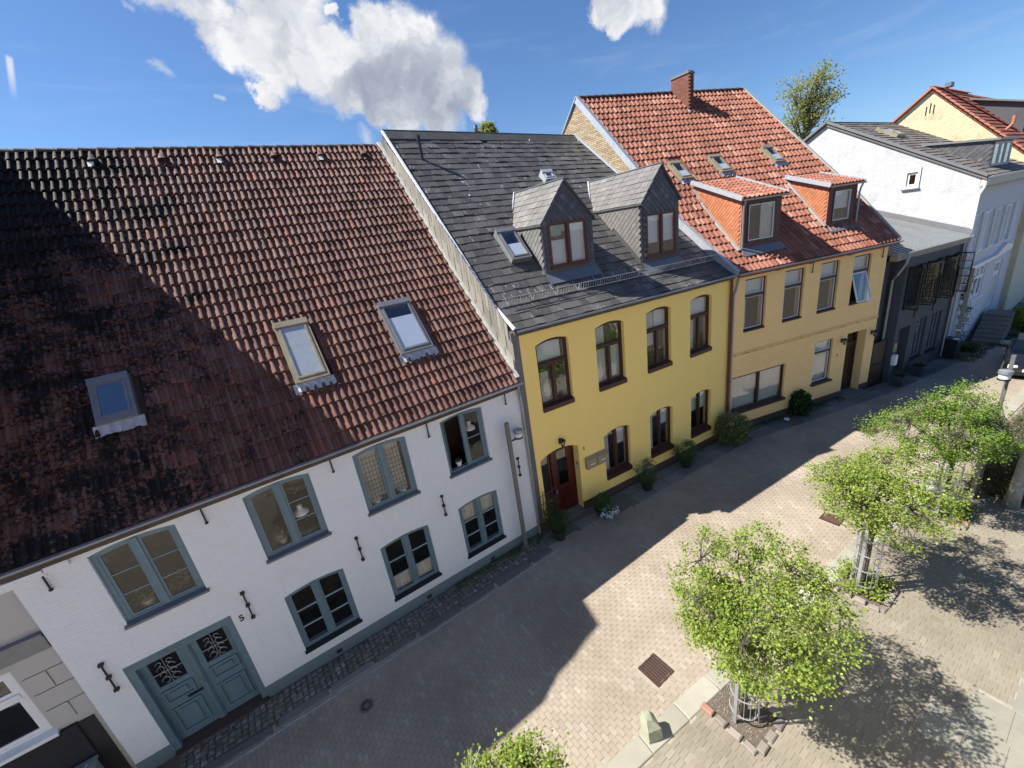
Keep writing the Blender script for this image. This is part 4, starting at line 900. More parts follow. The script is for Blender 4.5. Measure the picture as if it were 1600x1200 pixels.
def gable_dormer(hs, s0, s1, of, zb, ze, sa, za, rz, M_, label, blind, win):
    """front at local depth of; zb base, ze eave, (sa,za) apex; rz(s,o) = height of the roof below"""
    def back(s, z):
        o = of
        while rz(s, o) < z and o < 8: o += .02
        return o
    d = MB(); F_ = of
    d.panel([[(s0, zb - .05), (s1, zb - .05), (s1, ze), (sa, za), (s0, ze)], [(win[0], win[2]), (win[1], win[2]), (win[1], win[3]), (win[0], win[3])]], flat, F_, F_ + .12)
    oL, oR, oA = back(s0, ze), back(s1, ze), back(sa, za)
    for s, oo in ((s0, oL), (s1, oR)): d.add([(s, F_, zb - .05), (s, F_, ze), (s, oo, ze), (s, oo, ze - .3), (s, F_ + .1, zb - .1)], [(0, 1, 2, 3, 4)])
    dm = d.build('dormer', 'slate_smooth', hs); dm['label'] = label
    clad_poly(dm, [(s0, zb), (s1, zb), (s1, ze), (sa, za), (s0, ze)], lambda x, y: Vector((x, F_, y)), Vector((1, 0, 0)), Vector((0, 0, 1)), Vector((0, -1, 0)), .16, 'slate_smooth', M_, 'slate', 110, win)
    bz = lambda o: rz(s0, o)
    poly = [(F_ + .02, zb + .02)] + [(o_, bz(o_) + .05) for o_ in np.linspace(F_ + .1, oL, 6)] + [(F_ + .02, ze)]
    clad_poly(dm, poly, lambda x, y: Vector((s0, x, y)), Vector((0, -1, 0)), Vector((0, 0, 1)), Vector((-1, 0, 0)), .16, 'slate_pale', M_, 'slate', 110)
    ov = .08
    for (sa_, sb_, ob, nm) in ((s0 - .07, sa, oL, 0), (s1 + .07, sa, oR, 1)):
        zz = ze - .08; A = Vector((sa_, F_ - ov, zz)); B = Vector((sa_, ob + .1, zz)); C = Vector((sa, oA + .1, za + .03)); E_ = Vector((sa, F_ - ov, za + .03))
        S = bilinear(A, B, E_, C) if nm else bilinear(B, A, C, E_)
        sb = deck(S, (0, 1), .0, .05, (0, 1)).build('dormer_roof', 'slate_smooth', dm)
        un_ = [slate_unit(.26, .24, lift=.016), slate_unit(.26, .24, lift=.022, cut=.01)]
        nrow = max(4, int((A - E_).length / .22)); ncol = max(4, int((A - B).length / .25)); L = lay(S, ncol, nrow, un_, .26, jit=.02, stagger=.5)
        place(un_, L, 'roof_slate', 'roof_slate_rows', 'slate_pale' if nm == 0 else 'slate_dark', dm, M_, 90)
    MB().beam((sa, F_ - ov - .02, za + .06), (sa, oA + .1, za + .06), .07, .03).build('ridge_trim', 'dark_lead', dm)
    b = MB(); b.beam((s0 - .09, oL - .0, ze - .12), (sa, oA, za + .06), .10, .05, (0, 1, 0)); b.beam((s1 + .09, oR, ze - .12), (sa, oA, za + .06), .10, .05, (0, 1, 0)); b.build('valley_flashing', 'lead', dm)
    b = MB(); b.add([(s0 - .05, F_ - .02, zb + .04), (s1 + .05, F_ - .02, zb + .04), (s1 + .08, F_ - .30, rz(s1, F_ - .30) + .07), (s0 - .08, F_ - .30, rz(s0, F_ - .30) + .07)], [(0, 1, 2, 3)]); b.build('apron_flashing', 'dark_lead', dm)
    window(dm, *win, mat='dormer_brown', fw=.06, mull=(.5,), mw=.09, sash=.045, depth=F_ - .02, name='window_frame', curtain=blind, silld=-F_ + .05, sill=None)
    MB().box(win[0], win[1], F_ - .05, F_ + .0, win[2] - .05, win[2] + .03).build('window_sill', 'dormer_brown', dm)
    MB().add([(win[0], F_ + .35, win[2]), (win[1], F_ + .35, win[2]), (win[1], F_ + .35, win[3]), (win[0], F_ + .35, win[3])], [(0, 1, 2, 3)]).build('inner_wall', 'interior_wood', dm)
def reparent_sub(dm):   # window pieces of a dormer sit directly under the dormer
    for c in list(dm.children):
        for g_ in list(c.children):
            g_.parent = dm
gable_dormer(h2, 2.22, 4.24, 1.26, 8.12, 9.74, 3.18, 10.86, roof2z, M2, 'left gabled dormer with half-drawn blinds', [(0, .45, 0, .62, 'blind'), (.55, 1, 0, 1, 'blind')], (2.42, 3.98, 8.30, 9.68))
gable_dormer(h2, 6.16, 8.02, .95, 7.86, 9.96, 7.12, 11.04, roof2z, M2, 'right gabled dormer with raised blinds', [(0, .45, .3, 1, 'blind'), (.55, 1, .3, 1, 'blind')], (6.34, 7.88, 8.06, 9.54))
for o in h2.children:
    if o.name.startswith('dormer'): reparent_sub(o)
# roof window, small hatch, vent pipe, snow guard, roof hooks
p0 = F2.L((7.70, 11.38, 0)); p0.z = roof2z(p0.x, p0.y) + .05; sl2 = Vector((0, kL.y * 0 + (rL.y - kL.y), rL.z - kL.z)).normalized()
skylight(h2, p0, (1, -.0, 0), sl2, .74, 1.32, 'grey_alu', False, 'blind', (0, .5), 'roof window left of the dormers')
p0 = F2.L((11.55, 13.98, 0)); p0.z = roof2z(p0.x, p0.y) + .04; skylight(h2, p0, (1, 0, 0), sl2, .52, .5, 'lead', False, None, label='small roof hatch above the left dormer')
p0 = F2.L((7.11, 15.21, 0)); p0.z = roof2z(p0.x, p0.y)
b = MB(); b.tube([p0 - Vector((0, 0, .1)), p0 + Vector((0, 0, .62))], .055, 10); b.tube([p0 + Vector((0, 0, .55)), p0 + Vector((0, 0, .72))], .07, 10); b.build('vent_pipe', 'black_metal', h2)
g0, g1 = S2(.02, .10), S2(.985, .10); up_ = Vector((0, -.25, .97)); sg = MB().beam(g0 + up_ * .26, g1 + up_ * .26, .022, .022).beam(g0 + up_ * .06, g1 + up_ * .06, .018, .018).build('snow_guard', 'galvanised', h2)
for i in range(96):
    p = g0.lerp(g1, (i + .5) / 96); MB().beam(p + up_ * .06, p + up_ * .26, .012, .008).build('guard_bar', 'galvanised', sg) if i % 1 == 0 else None
for i in range(11):
    p = g0.lerp(g1, (i + .3) / 11); MB().beam(p + up_ * .0, p + up_ * .27, .025, .02).beam(p + up_ * .02, p + Vector((0, .35, .33)), .02, .012).build('bracket', 'galvanised', sg)
for u in (.12, .65, .955):
    p = S2(u, .935); b = MB(); b.tube([p + Vector((0, 0, .02)), p + Vector((0, -.05, .16)), p + Vector((0, -.13, .12)), p + Vector((0, -.16, .18))], .012, 5); b.build('roof_hook', 'galvanised', h2)
p = S2(.16, .60); b = MB(); b.tube([p, p + Vector((0, -.05, .14)), p + Vector((.0, -.14, .10)), p + Vector((0, -.17, .16))], .012, 5); b.build('roof_hook', 'galvanised', h2)
downpipe(h2, [(H2W - .16, -.10, 6.86), (H2W - .13, -.09, 6.6), (H2W - .13, -.09, .05)], .05, 'copper_pipe')

# ============================================================ H3 ochre house
F3 = Frame(16.1, 8.85, -15.4); H3W = 8.62
h3 = house('house', F3, 'ochre painted brick house with red pantile roof, two shed dormers and brick chimney')
M3 = Matrix.Translation((F3.x, F3.y, 0)) @ Matrix.Rotation(F3.a, 4, 'Z')
up = [(.62, 1.72), (2.68, 3.76), (4.64, 5.74), (6.58, 7.66)]; pic = (.16, 3.10, .98, 2.60); w5 = (4.80, 5.90, 1.16, 3.15); d3 = (6.78, 8.02, 3.15)
b = MB(); b.panel([[(-.1, 0), (d3[0], 0), (d3[0], d3[2]), (d3[1], d3[2]), (d3[1], 0), (H3W, 0), (H3W, 6.86), (-.1, 6.86)]] + [arch(a, c, 4.52, 6.60) for a, c in up] + [arch(*pic), arch(*w5)], flat, 0, .36)
b.box(H3W - .25, H3W, .36, 8, 0, 6.5); b.build('wall', 'ochre_wall', h3)
b = MB(); b.box(-.05, d3[0], -.03, -.001, 0, .36); b.box(d3[1], H3W + .01, -.03, -.001, 0, .36); b.build('plinth', 'brown_plinth', h3)
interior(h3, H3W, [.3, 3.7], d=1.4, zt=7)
for i, (a, c) in enumerate(up):
    window(h3, a, c, 4.52, 6.60, 0, mat='dark_brown', fw=.07, transom=.66, tw=.12, sash=.03, sash_mat='white_paint', depth=.09, sill=0, silld=.03, sillh=.04, glass='glass', openleaf=0 if i == 3 else None,
           curtain=[(0, 1, .72, 1, 'blind')] + ([(.0, .25, 0, .6, 'curtain')] if i < 3 else []))
# tilted casement of the right-hand window
a, c = up[3]; ft = lambda p, q, t: (p, .10 + t - (q - 4.60) * -.26 - .0, q) if False else (p, .10 + t + (q - 4.62) * .22, q)
ws = [o for o in h3.children if o.name.startswith('window')][-1]
MB().panel([[(a + .09, 4.62), (c - .09, 4.62), (c - .09, 5.86), (a + .09, 5.86)], [(a + .14, 4.67), (c - .14, 4.67), (c - .14, 5.81), (a + .14, 5.81)]], lambda p, q, t: (p, -.30 + t + (q - 4.62) * .32, q), 0, .045).build('sash', 'white_paint', ws)
f_ = lambda p, q: (p, -.28 + (q - 4.62) * .32, q)
MB().add([f_(a + .14, 4.67), f_(c - .14, 4.67), f_(c - .14, 5.81), f_(a + .14, 5.81)], [(0, 1, 2, 3)]).build('pane', 'glass', ws)
window(h3, *pic, mat='dark_brown', fw=.07, mull=(.52,), mw=.10, sash=.035, depth=.09, sill=.05, silld=.10, sillh=.08, curtain=[(.03, .5, 0, 1, 'curtain'), (.55, 1, 0, 1, 'curtain')])
window(h3, *w5, mat='dark_brown', fw=.06, transom=.72, tw=.09, sash=.035, sash_mat='white_paint', depth=.09, sill=.08, silld=.12, sillh=.06, curtain=[(.0, 1, 0, .72, 'curtain'), (0, 1, .76, 1, 'blind')])
b = MB(); o_ = .42
b.panel([[(d3[0], .12), (d3[1], .12), (d3[1], d3[2]), (d3[0], d3[2])], [(d3[0] + .07, .14), (d3[1] - .07, .14), (d3[1] - .07, d3[2] - .07), (d3[0] + .07, d3[2] - .07)]], flat, o_ - .05, o_ + .06)
b.box(d3[0] + .05, d3[1] - .05, o_ - .06, o_ + .02, 2.45, 2.53); dr = b.build('door', 'dark_brown', h3)
b = MB(); b.panel([[(d3[0] + .08, .15), (d3[1] - .08, .15), (d3[1] - .08, 2.44), (d3[0] + .08, 2.44)], [(d3[0] + .2, .5), (d3[1] - .2, .5), (d3[1] - .2, 2.3), (d3[0] + .2, 2.3)]], flat, o_, o_ + .045); b.build('door_leaf', 'dark_brown', dr)
for z0, z1_ in ((.5, 2.3), (2.55, 3.05)): MB().add([(d3[0] + .1, o_ + .02, z0), (d3[1] - .1, o_ + .02, z0), (d3[1] - .1, o_ + .02, z1_), (d3[0] + .1, o_ + .02, z1_)], [(0, 1, 2, 3)]).build('pane', 'dark_glass', dr)
MB().tube([(d3[0] + .15, o_ - .05, 1.2), (d3[0] + .15, o_ - .05, 1.5)], .015, 6).build('handle', 'chrome', dr)
b = MB(); b.box(d3[0] - .12, d3[1] + .08, -.42, -.035, -.02, .14); b.build('door_step', 'dark_slab', h3)
b = MB(); b.box(d3[0] + .01, d3[1] - .01, -.03, .4, -.02, .118); b.build('threshold', 'dark_slab', h3)
b = MB(); b.box(-.05, H3W, -.035, -.001, 3.56, 3.62); b.box(-.02, H3W, -.05, -.001, 3.625, 3.65); b.build('string_course', 'ochre_wall', h3)
b = MB()
for i in range(40): s = .1 + i * .215; b.box(s, s + .2, -.037 - random.uniform(0, .002), -.0355, 3.57, 3.57 + random.uniform(.008, .034))
b.build('string_stain', 'brown_plinth', h3)
wall_lantern(h3, 6.42, 2.90); wall_lantern(h3, 8.36, 2.90)
text_mesh('house_number', '3', .16, 'black_metal', h3, (6.24, -.012, 2.25), ext=.008)
for s in (2.2, 3.95, 6.15): b = MB(); b.beam((s - .14, -.1, 6.74), (s + .16, -.1, 6.76), .08, .05); b.build('rafter_end', 'dark_brown', h3)
for s in (4.1, 8.25): anchor(h3, s, 6.34, 6.76)
L3 = [F3.L(p) for p in ((16.12, 8.60, 6.93), (16.12, 10.99, 8.98), (16.12, 16.46, 14.98))]; R3 = [F3.L(p) for p in ((24.56, 6.24, 6.95), (24.72, 7.98, 8.96), (25.35, 13.80, 14.92))]
S3 = polyline_surface(L3, R3, [0, .275, 1])
rf3 = deck(S3, (0, .275, .6, 1), .03, .14).build('roof', 'clay_tile_flat', h3)
bL, bR = [F3.L(p) for p in ((17, 24, 8), (26.5, 21, 8))]
deck(bilinear(R3[2], L3[2], bR, bL), (0, 1), .02, .1).build('back_slope', 'clay_tile_flat', rf3)
def roof3z(s, o):
    v0, v1 = 0., 1.; u = min(max(s / H3W, 0), 1)
    for _ in range(30):
        vm = (v0 + v1) / 2
        if S3(u, vm).y < o: v0 = vm
        else: v1 = vm
    return S3(u, v0).z
units = [pantile(.215, .36, .052, lift=.030), pantile(.215, .36, .056, lift=.034)]
RW3 = [(17.42, 12.05), (19.45, 11.45), (22.36, 10.62)]
def s3skip(p):
    w = F3.Wd(p); return any(a + .08 < w.x < a + .9 and c < w.y < c + .75 for a, c in RW3)
place(units, lay(S3, 40, 28, units, .215, jit=.010, skip=s3skip), 'tile', 'tile_rows', 'clay_tile_red', rf3, M3, 300)
ridge_caps(rf3, L3[2] + Vector((0, 0, -.02)), R3[2] + Vector((0, 0, -.02)), .12, .38, 'ridge_clay')
# left gable of yellow brick above the slate roof
gp = [(8.9, 0), (8.9, 6.75), (10.99, 8.85), (16.46, 14.82), (24, 7.8), (24, 0)]
b = MB(); A_ = [F3.L((16.05, y, z)) for y, z in gp]; B_ = [F3.L((16.28, y, z)) for y, z in gp]
b.add(A_ + B_, [tuple(range(6)), tuple(range(11, 5, -1))] + [(i, 6 + i, 6 + (i + 1) % 6, (i + 1) % 6) for i in range(6)]); gb3 = b.build('gable_wall', 'yellow_brick', h3)
b = MB()
for p, q in zip(L3, L3[1:]): b.beam(p + Vector((-.06, 0, .07)), q + Vector((-.06, 0, .07)), .26, .05); b.beam(p + Vector((-.16, 0, -.06)), q + Vector((-.16, 0, -.06)), .04, .26)
b.build('verge_flashing', 'lead', gb3)
b = MB()
for p, q in zip([eR, kR], [kR, rR]): pw, qw = [F3.L(F2.Wd(x)) for x in (p, q)]; b.beam(pw + Vector((-.02, 0, .12)), qw + Vector((-.02, 0, .12)), .16, .10)
b.build('step_flashing', 'lead', gb3)
b = MB()
for p, q in zip(R3, R3[1:]): b.beam(p + Vector((.02, 0, .06)), q + Vector((.02, 0, .06)), .14, .07)
b.build('verge_mortar', 'mortar_grey', rf3)
p, q = L3[2], F3.L((17, 24, 8)); b = MB(); b.beam(p + Vector((-.1, 0, .05)), q + Vector((-.1, 0, .05)), .2, .05); b.build('verge_flashing', 'lead', gb3)
b = MB(); bR_ = [F3.L(p) for p in ((24.55, 6.6, 0), (24.55, 6.6, 6.8), (24.7, 7.98, 8.8), (25.3, 13.8, 14.8), (26.4, 21, 8), (26.4, 21, 0))]
b.add(bR_, [tuple(range(6))]); b.build('right_gable', 'ochre_wall', h3)
gutter(h3, L3[0] + Vector((-.1, -.05, -.02)), R3[0] + Vector((.05, -.05, -.02)), .06)
downpipe(h3, [(.12, -.15, 6.85), (.06, -.09, 6.3), (-.02, -.07, 6.1), (-.02, -.07, .05)], .045)
ax3 = Vector((1, 0, 0)); sl3 = (S3(.3, .9) - S3(.3, .5)).normalized()
for (x, y), lb in zip(RW3, ('leftmost of three roof windows', 'middle of three roof windows', 'rightmost of three roof windows')):
    p = F3.L((x, y, 0)); p.z = roof3z(p.x, p.y) + .07; skylight(h3, p, (1, 0, 0), sl3, .62, 1.05, 'olive_alu', True, 'blind', (.0, .45), lb)
def shed_dormer(s0, s1, of, zb, ze, ob, zbk, label):
    F_ = of; win = (s0 + .26, s1 - .30, zb + .20, ze - .16); d = MB()
    d.panel([[(s0, zb - .1), (s1, zb - .1), (s1, ze), (s0, ze)], arch(*win)], flat, F_, F_ + .12)
    for s in (s0, s1): d.add([(s, F_ + .001, zb - .1), (s, F_ + .001, ze), (s, ob, zbk), (s, ob, zbk - .5)], [(0, 1, 2, 3)])
    dm = d.build('dormer', 'dormer_brown', h3); dm['label'] = label
    b = MB(); b.add([(s0 - .012, F_ + .02, zb - .1), (s0 - .012, F_ + .02, ze), (s0 - .012, ob, zbk), (s0 - .012, ob, zbk - .4)], [(0, 1, 2, 3)]); b.build('cheek', 'red_verge', dm)
    poly = [(F_ + .05, zb), (ob, roof3z(s0, ob)), (ob, zbk), (F_ + .05, ze - .02)]
    poly = [(F_ + .05, zb)] + [(o_, roof3z(s0, o_) + .04) for o_ in np.linspace(F_ + .1, ob, 6)] + [(F_ + .05, ze - .04)]
    clad_poly(dm, poly, lambda x, y: Vector((s0 - .013, x, y)), Vector((0, -1, 0)), Vector((0, 0, 1)), Vector((-1, 0, 0)), .13, 'orange_shingle', M3, 'shingle', 150)
    A = Vector((s0 - .14, F_ - .16, ze + .02)); B = Vector((s1 + .14, F_ - .16, ze + .02)); Cc = Vector((s0 - .14, ob, zbk + .02)); E_ = Vector((s1 + .14, ob - .1, zbk + .0))
    S = bilinear(A, B, Cc, E_); deck(S, (0, 1), .0, .08, (0, 1)).build('dormer_roof', 'clay_tile_flat', dm)
    un_ = [pantile(.215, .34, .055)]; place(un_, lay(S, 10, max(5, int((A - Cc).length / .32)), un_, .215, jit=.01), 'tile', 'dormer_tile_rows', 'clay_tile_red', dm, M3, 110)
    MB().beam(A + Vector((-.03, 0, .02)), Cc + Vector((-.03, 0, .05)), .09, .16).build('verge_board', 'lead', dm); MB().beam(B + Vector((.03, 0, .02)), E_ + Vector((.03, 0, .05)), .06, .12).build('verge_board', 'lead', dm)
    gutter(dm, A + Vector((0, -.05, -.03)), B + Vector((0, -.05, -.03)), .05)
    sd = s0 - .02 if s0 < 3 else s1 + .05
    downpipe(dm, [(sd, F_ - .18, ze - .03), (sd, F_ - .10, ze - .22), (sd, F_ - .07, ze - .4), (sd, F_ - .07, zb + .02)], .035)
    b = MB()
    for k in range(8):
        o0_, o1_ = F_ - .02 + (ob - F_) * k / 8, F_ - .02 + (ob - F_) * (k + 1) / 8; b.beam((s0 - .09, o0_, roof3z(s0, o0_) + .09), (s0 - .09, o1_, roof3z(s0, o1_) + .09), .12, .07)
    b.build('mortar_fillet', 'mortar_grey', dm)
    b = MB(); b.add([(s0 - .05, F_ - .02, zb + .05), (s1 + .05, F_ - .02, zb + .05), (s1 + .12, F_ - .3, roof3z(s1, F_ - .3) + .11), (s0 - .1, F_ - .3, roof3z(s0, F_ - .3) + .11)], [(0, 1, 2, 3)]); b.build('apron_flashing', 'dark_lead', dm)
    window(dm, *win, mat='dark_brown', fw=.06, sash=.035, sash_mat='white_paint', depth=F_ - .02, name='window_frame', curtain=[(0, 1, .4, 1, 'blind')] if s0 > 3 else [(.55, 1, 0, 1, 'curtain')])
    MB().add([(win[0], F_ + .4, win[2]), (win[1], F_ + .4, win[2]), (win[1], F_ + .4, win[3]), (win[0], F_ + .4, win[3])], [(0, 1, 2, 3)]).build('inner_wall', 'interior_dark', dm)
    reparent_sub(dm)
shed_dormer(.84, 2.80, .51, 7.72, 9.52, 3.05, 10.44, 'left shed dormer with orange shingle cheek')
shed_dormer(5.60, 7.22, .68, 7.90, 9.54, 2.62, 10.15, 'right shed dormer with orange shingle cheek')
# chimney
cp = F3.L((21.2, 14.55, 0)); ch = empty('chimney', cp, 0); ch.parent = h3; ch.rotation_euler = (0, 0, -F3.a)
MB().box(-.21, .21, -.47, .47, -1.2, .93).build('shaft', 'chimney_brick', ch); ch.location.z = 14.55
units = [([v for v in MB().bbox(0, .20, 0, .018, 0, .062, .003).v], MB().bbox(0, .20, 0, .018, 0, .062, .003).f)]
L = []
for r_ in range(24):
    z_ = -.72 + r_ * .072
    for k in range(5):
        y = -.48 + k * .212 - (.1 if r_ % 2 else 0); w_ = .98
        if -.60 < y < .30: L.append((0, Matrix.Translation((-.2105, y + .2, z_)) @ Matrix.Rotation(-math.pi / 2, 4, 'Z')))
    for k in range(2): L.append((0, Matrix.Translation((-.215 + k * .212 + (.02 if r_ % 2 else 0), -.4865, z_))))
place(units, L, 'brick', 'brick_rows', 'chimney_brick', ch, M3 @ Matrix.Translation((cp.x, cp.y, 14.55)) @ Matrix.Rotation(-F3.a, 4, 'Z'), 300)
b = MB(); b.box(-.25, .25, -.51, .51, .932, 1.0); b.box(-.22, .22, -.48, .48, 1.002, 1.05); b.build('cap', 'dark_lead', ch)
b = MB(); b.beam((-.25, .55, .35), (-.25, -.55, -.80), .10, .04); b.box(-.28, .28, -.60, -.505, -.82, -.62); b.build('base_flashing', 'lead', ch)

# ============================================================ H4 dark house
F4 = Frame(25.15, 6.17, -8); h4 = house('house', F4, 'dark grey house with black barred casements flung open under a metal roof')
H4W = 5.95; M4 = Matrix.Translation((F4.x, F4.y, 0)) @ Matrix.Rotation(F4.a, 4, 'Z')
w4 = [(.68, 1.78), (2.35, 3.55), (4.1, 5.3)]; lo4 = [(2.28, 3.40), (3.82, 4.92)]; d4 = (.72, 1.80, 2.68)
b = MB(); b.panel([[(.42, 0), (d4[0], 0), (d4[0], d4[2]), (d4[1], d4[2]), (d4[1], 0), (H4W, 0), (H4W, 6.05), (.42, 6.05)]] + [arch(a, c, 3.70, 5.62) for a, c in w4] + [arch(a, c, .74, 2.80) for a, c in lo4], flat, 0, .3)
b.box(.42, .60, .3, 8, 0, 5.9); b.box(-.75, .419, .55, .8, 0, 5.95); b.build('wall', 'dark_wall', h4)
interior(h4, H4W, [.1, 3.2], d=1.3, zt=6)
for i, (a, c) in enumerate(w4):
    b = MB(); b.panel([arch(a, c, 3.70, 5.62), arch(a + .05, c - .05, 3.75, 5.57)], flat, -.02, .12); w = b.build('window', 'black_metal', h4)
    for sd in (0, 1):   # open leaves, five panes high and two wide
        hx = a + .02 if sd == 0 else c - .02; LW = .60; an = D2R(100 if sd == 0 else 84)
        fl = lambda p, q, t, hx=hx, an=an: (hx + p * math.cos(an) + t * math.sin(an), -.02 - p * math.sin(an) + t * math.cos(an), q)
        MB().panel([[(0, 3.68), (LW, 3.68), (LW, 5.62), (0, 5.62)], [(.05, 3.73), (LW - .05, 3.73), (LW - .05, 5.57), (.05, 5.57)]], fl, -.02, .02).build('casement', 'black_metal', w)
        b = MB()
        for k in range(1, 5): z = 3.73 + 1.84 * k / 5; b.panel([[(.05, z - .015), (LW - .05, z - .015), (LW - .05, z + .015), (.05, z + .015)]], fl, -.015, .015)
        b.panel([[(LW / 2 - .012, 3.73), (LW / 2 + .012, 3.73), (LW / 2 + .012, 5.57), (LW / 2 - .012, 5.57)]], fl, -.012, .012); b.build('glazing_bars', 'black_metal', w)
        MB().add([fl(.05, 3.73, 0), fl(LW - .05, 3.73, 0), fl(LW - .05, 5.57, 0), fl(.05, 5.57, 0)], [(0, 1, 2, 3)]).build('pane', 'glass', w)
    MB().box(a - .02, c + .02, -.1, -.022, 3.62, 3.68).build('sill', 'black_metal', w)
for a, c in lo4: window(h4, a, c, .74, 2.80, 0, mat='dark_wall', fw=.05, mull=(.33, .67), mw=.04, sash=.03, sash_mat='blue_wood_light', rows=(5, 5, 5), bw=.02, depth=.1, sill=.0, sillh=.05, sillmat='black_metal', glass='dark_glass')
b = MB(); b.box(d4[0] + .03, d4[1] - .03, .28, .33, 0, d4[2]); b.build('door', 'pot_grey', h4)
e4 = [F4.L(p) for p in ((24.75, 6.30, 6.33), (31.12, 5.22, 6.33), (31.15, 14, 9.35), (25.3, 14, 9.35))]
S4 = bilinear(e4[0], e4[1], e4[3], e4[2]); rf4 = deck(S4, (0, 1), 0, .16).build('roof', 'metal_roof', h4)
for i in range(19):
    u = (i + .5) / 19; p, q = S4(u, 0), S4(u, 1); MB().beam(p + Vector((0, 0, .015)), q + Vector((0, 0, .015)), .035, .04).build('standing_seam', 'metal_roof', rf4)
b = MB(); b.beam(e4[1] + Vector((-.02, 0, .10)), e4[2] + Vector((-.02, 0, .10)), .05, .36); b.build('wall_flashing', 'grey_alu', rf4)
b = MB(); b.beam(e4[0] + Vector((0, .12, -.2)), e4[1] + Vector((0, .12, -.2)), .30, .22); b.build('eave_soffit', 'timber_post', h4)
gutter(h4, e4[0] + Vector((.75, -.02, -.02)), e4[1] + Vector((.05, -.02, -.02)), .08, 'white_paint')
downpipe(h4, [(.10, -.15, 6.22), (.05, -.10, 5.85), (.05, .15, 5.35), (.20, .35, 5.1), (.20, .35, .1)], .055)
downpipe(h4, [(H4W - .25, -.1, 6.2), (H4W - .35, -.08, 5.9), (H4W - .35, -.08, .1)], .05)
downpipe(h4, [(H4W - .08, -.1, 6.2), (H4W - .12, -.08, 5.9), (H4W - .12, -.08, .1)], .05, 'grey_alu')
for s in (1.95, 3.75): MB().box(s - .02, s + .02, -.04, -.002, 3.0, 3.55).build('wall_anchor', 'black_metal', h4)
b = MB(); b.bbox(.45, .69, -.05, -.002, 1.62, 2.05, .01); b.build('notice_board', 'timber_post', h4)
b = MB(); b.bbox(.45, .70, -.16, -.002, .95, 1.45, .01); b.build('mailbox', 'paper', h4)
gt = empty('garden_gate', F3.Wd((8.68, .03, 0)), F3.a + .02, 'black slatted gate between ochre house and dark house', 'gate')
MB().panel([[(0, .03), (.98, .03), (.98, 2.27), (0, 2.27)], [(.05, .08), (.93, .08), (.93, 2.22), (.05, 2.22)]], flat, -.02, .04).build('frame', 'black_metal', gt)
for k in range(8): MB().box(.052 + k * .11, .158 + k * .11, -.0, .02, .082, 2.218).build('board', 'dark_brown', gt)
MB().box(.05, .93, -.03, -.021, 1.10, 1.16).build('rail', 'black_metal', gt)
def planter(x, y, rz, label):
    t_ = empty('planter', (x, y, .03), rz, label, 'planter', 'square planters by the dark house'); b = MB()
    b.add([(-.18, -.18, 0), (.18, -.18, 0), (.18, .18, 0), (-.18, .18, 0), (-.27, -.27, .52), (.27, -.27, .52), (.27, .27, .52), (-.27, .27, .52), (-.19, -.19, .52), (.19, -.19, .52), (.19, .19, .52), (-.19, .19, .52), (-.19, -.19, .46), (.19, -.19, .46), (.19, .19, .46), (-.19, .19, .46)],
          [(0, 1, 5, 4), (1, 2, 6, 5), (2, 3, 7, 6), (3, 0, 4, 7), (4, 5, 9, 8), (5, 6, 10, 9), (6, 7, 11, 10), (7, 4, 8, 11), (8, 9, 13, 12), (9, 10, 14, 13), (10, 11, 15, 14), (11, 8, 12, 15), (12, 13, 14, 15)]); b.build('pot', 'pot_grey', t_)
    b = MB()
    for k in range(90):
        a = random.uniform(0, 6.28); r_ = random.uniform(0, .15); L_ = random.uniform(.15, .34); lx, ly = math.cos(a), math.sin(a); p = Vector((r_ * lx, r_ * ly, .47)); q = p + Vector((lx * L_ * .5, ly * L_ * .5, L_)); s_ = Vector((-ly, lx, 0)) * .012
        b.add([p - s_, p + s_, q], [(0, 1, 2)], random.random())
    b.build('grass_tuft', 'leaf_mid', t_)
planter(27.35, 5.40, -.1, 'dark square planter with grass to the right of the dark doorway')
planter(25.45, 5.65, -.1, 'dark square planter with grass to the left of the dark doorway')
bn = empty('wheelie_bin', (30.9, 5.02, .03), -.2, 'tall black bin with a white sticker at the corner of the dark house', 'bin')
b = MB(); b.add([(-.22, -.24, .05), (.22, -.24, .05), (.22, .24, .05), (-.22, .24, .05), (-.28, -.32, 1.0), (.28, -.32, 1.0), (.28, .30, 1.0), (-.28, .30, 1.0)], [(0, 3, 2, 1), (4, 5, 6, 7), (0, 1, 5, 4), (1, 2, 6, 5), (2, 3, 7, 6), (3, 0, 4, 7)]); b.build('body', 'pot_black', bn)
MB().add([(-.3, -.35, 1.002), (.3, -.35, 1.002), (.3, .33, 1.03), (-.3, .33, 1.03), (-.27, -.3, 1.06), (.27, -.3, 1.06), (.27, .28, 1.10), (-.27, .28, 1.10)], [(4, 5, 6, 7), (0, 1, 5, 4), (1, 2, 6, 5), (2, 3, 7, 6), (3, 0, 4, 7)]).build('lid', 'pot_black', bn)
MB().box(-.29, -.283, -.12, .1, 1.0, 1.02).build('rim', 'pot_black', bn); MB().add([(-.20, -.28, 1.075), (.12, -.28, 1.075), (.12, -.05, 1.085), (-.20, -.05, 1.085)], [(0, 1, 2, 3)]).build('sticker', 'paper', bn)
for y in (-.2, .2): MB().tube([(.24, y - .03, .1), (.24, y + .03, .1)], .1, 12).build('wheel', 'tyre', bn)

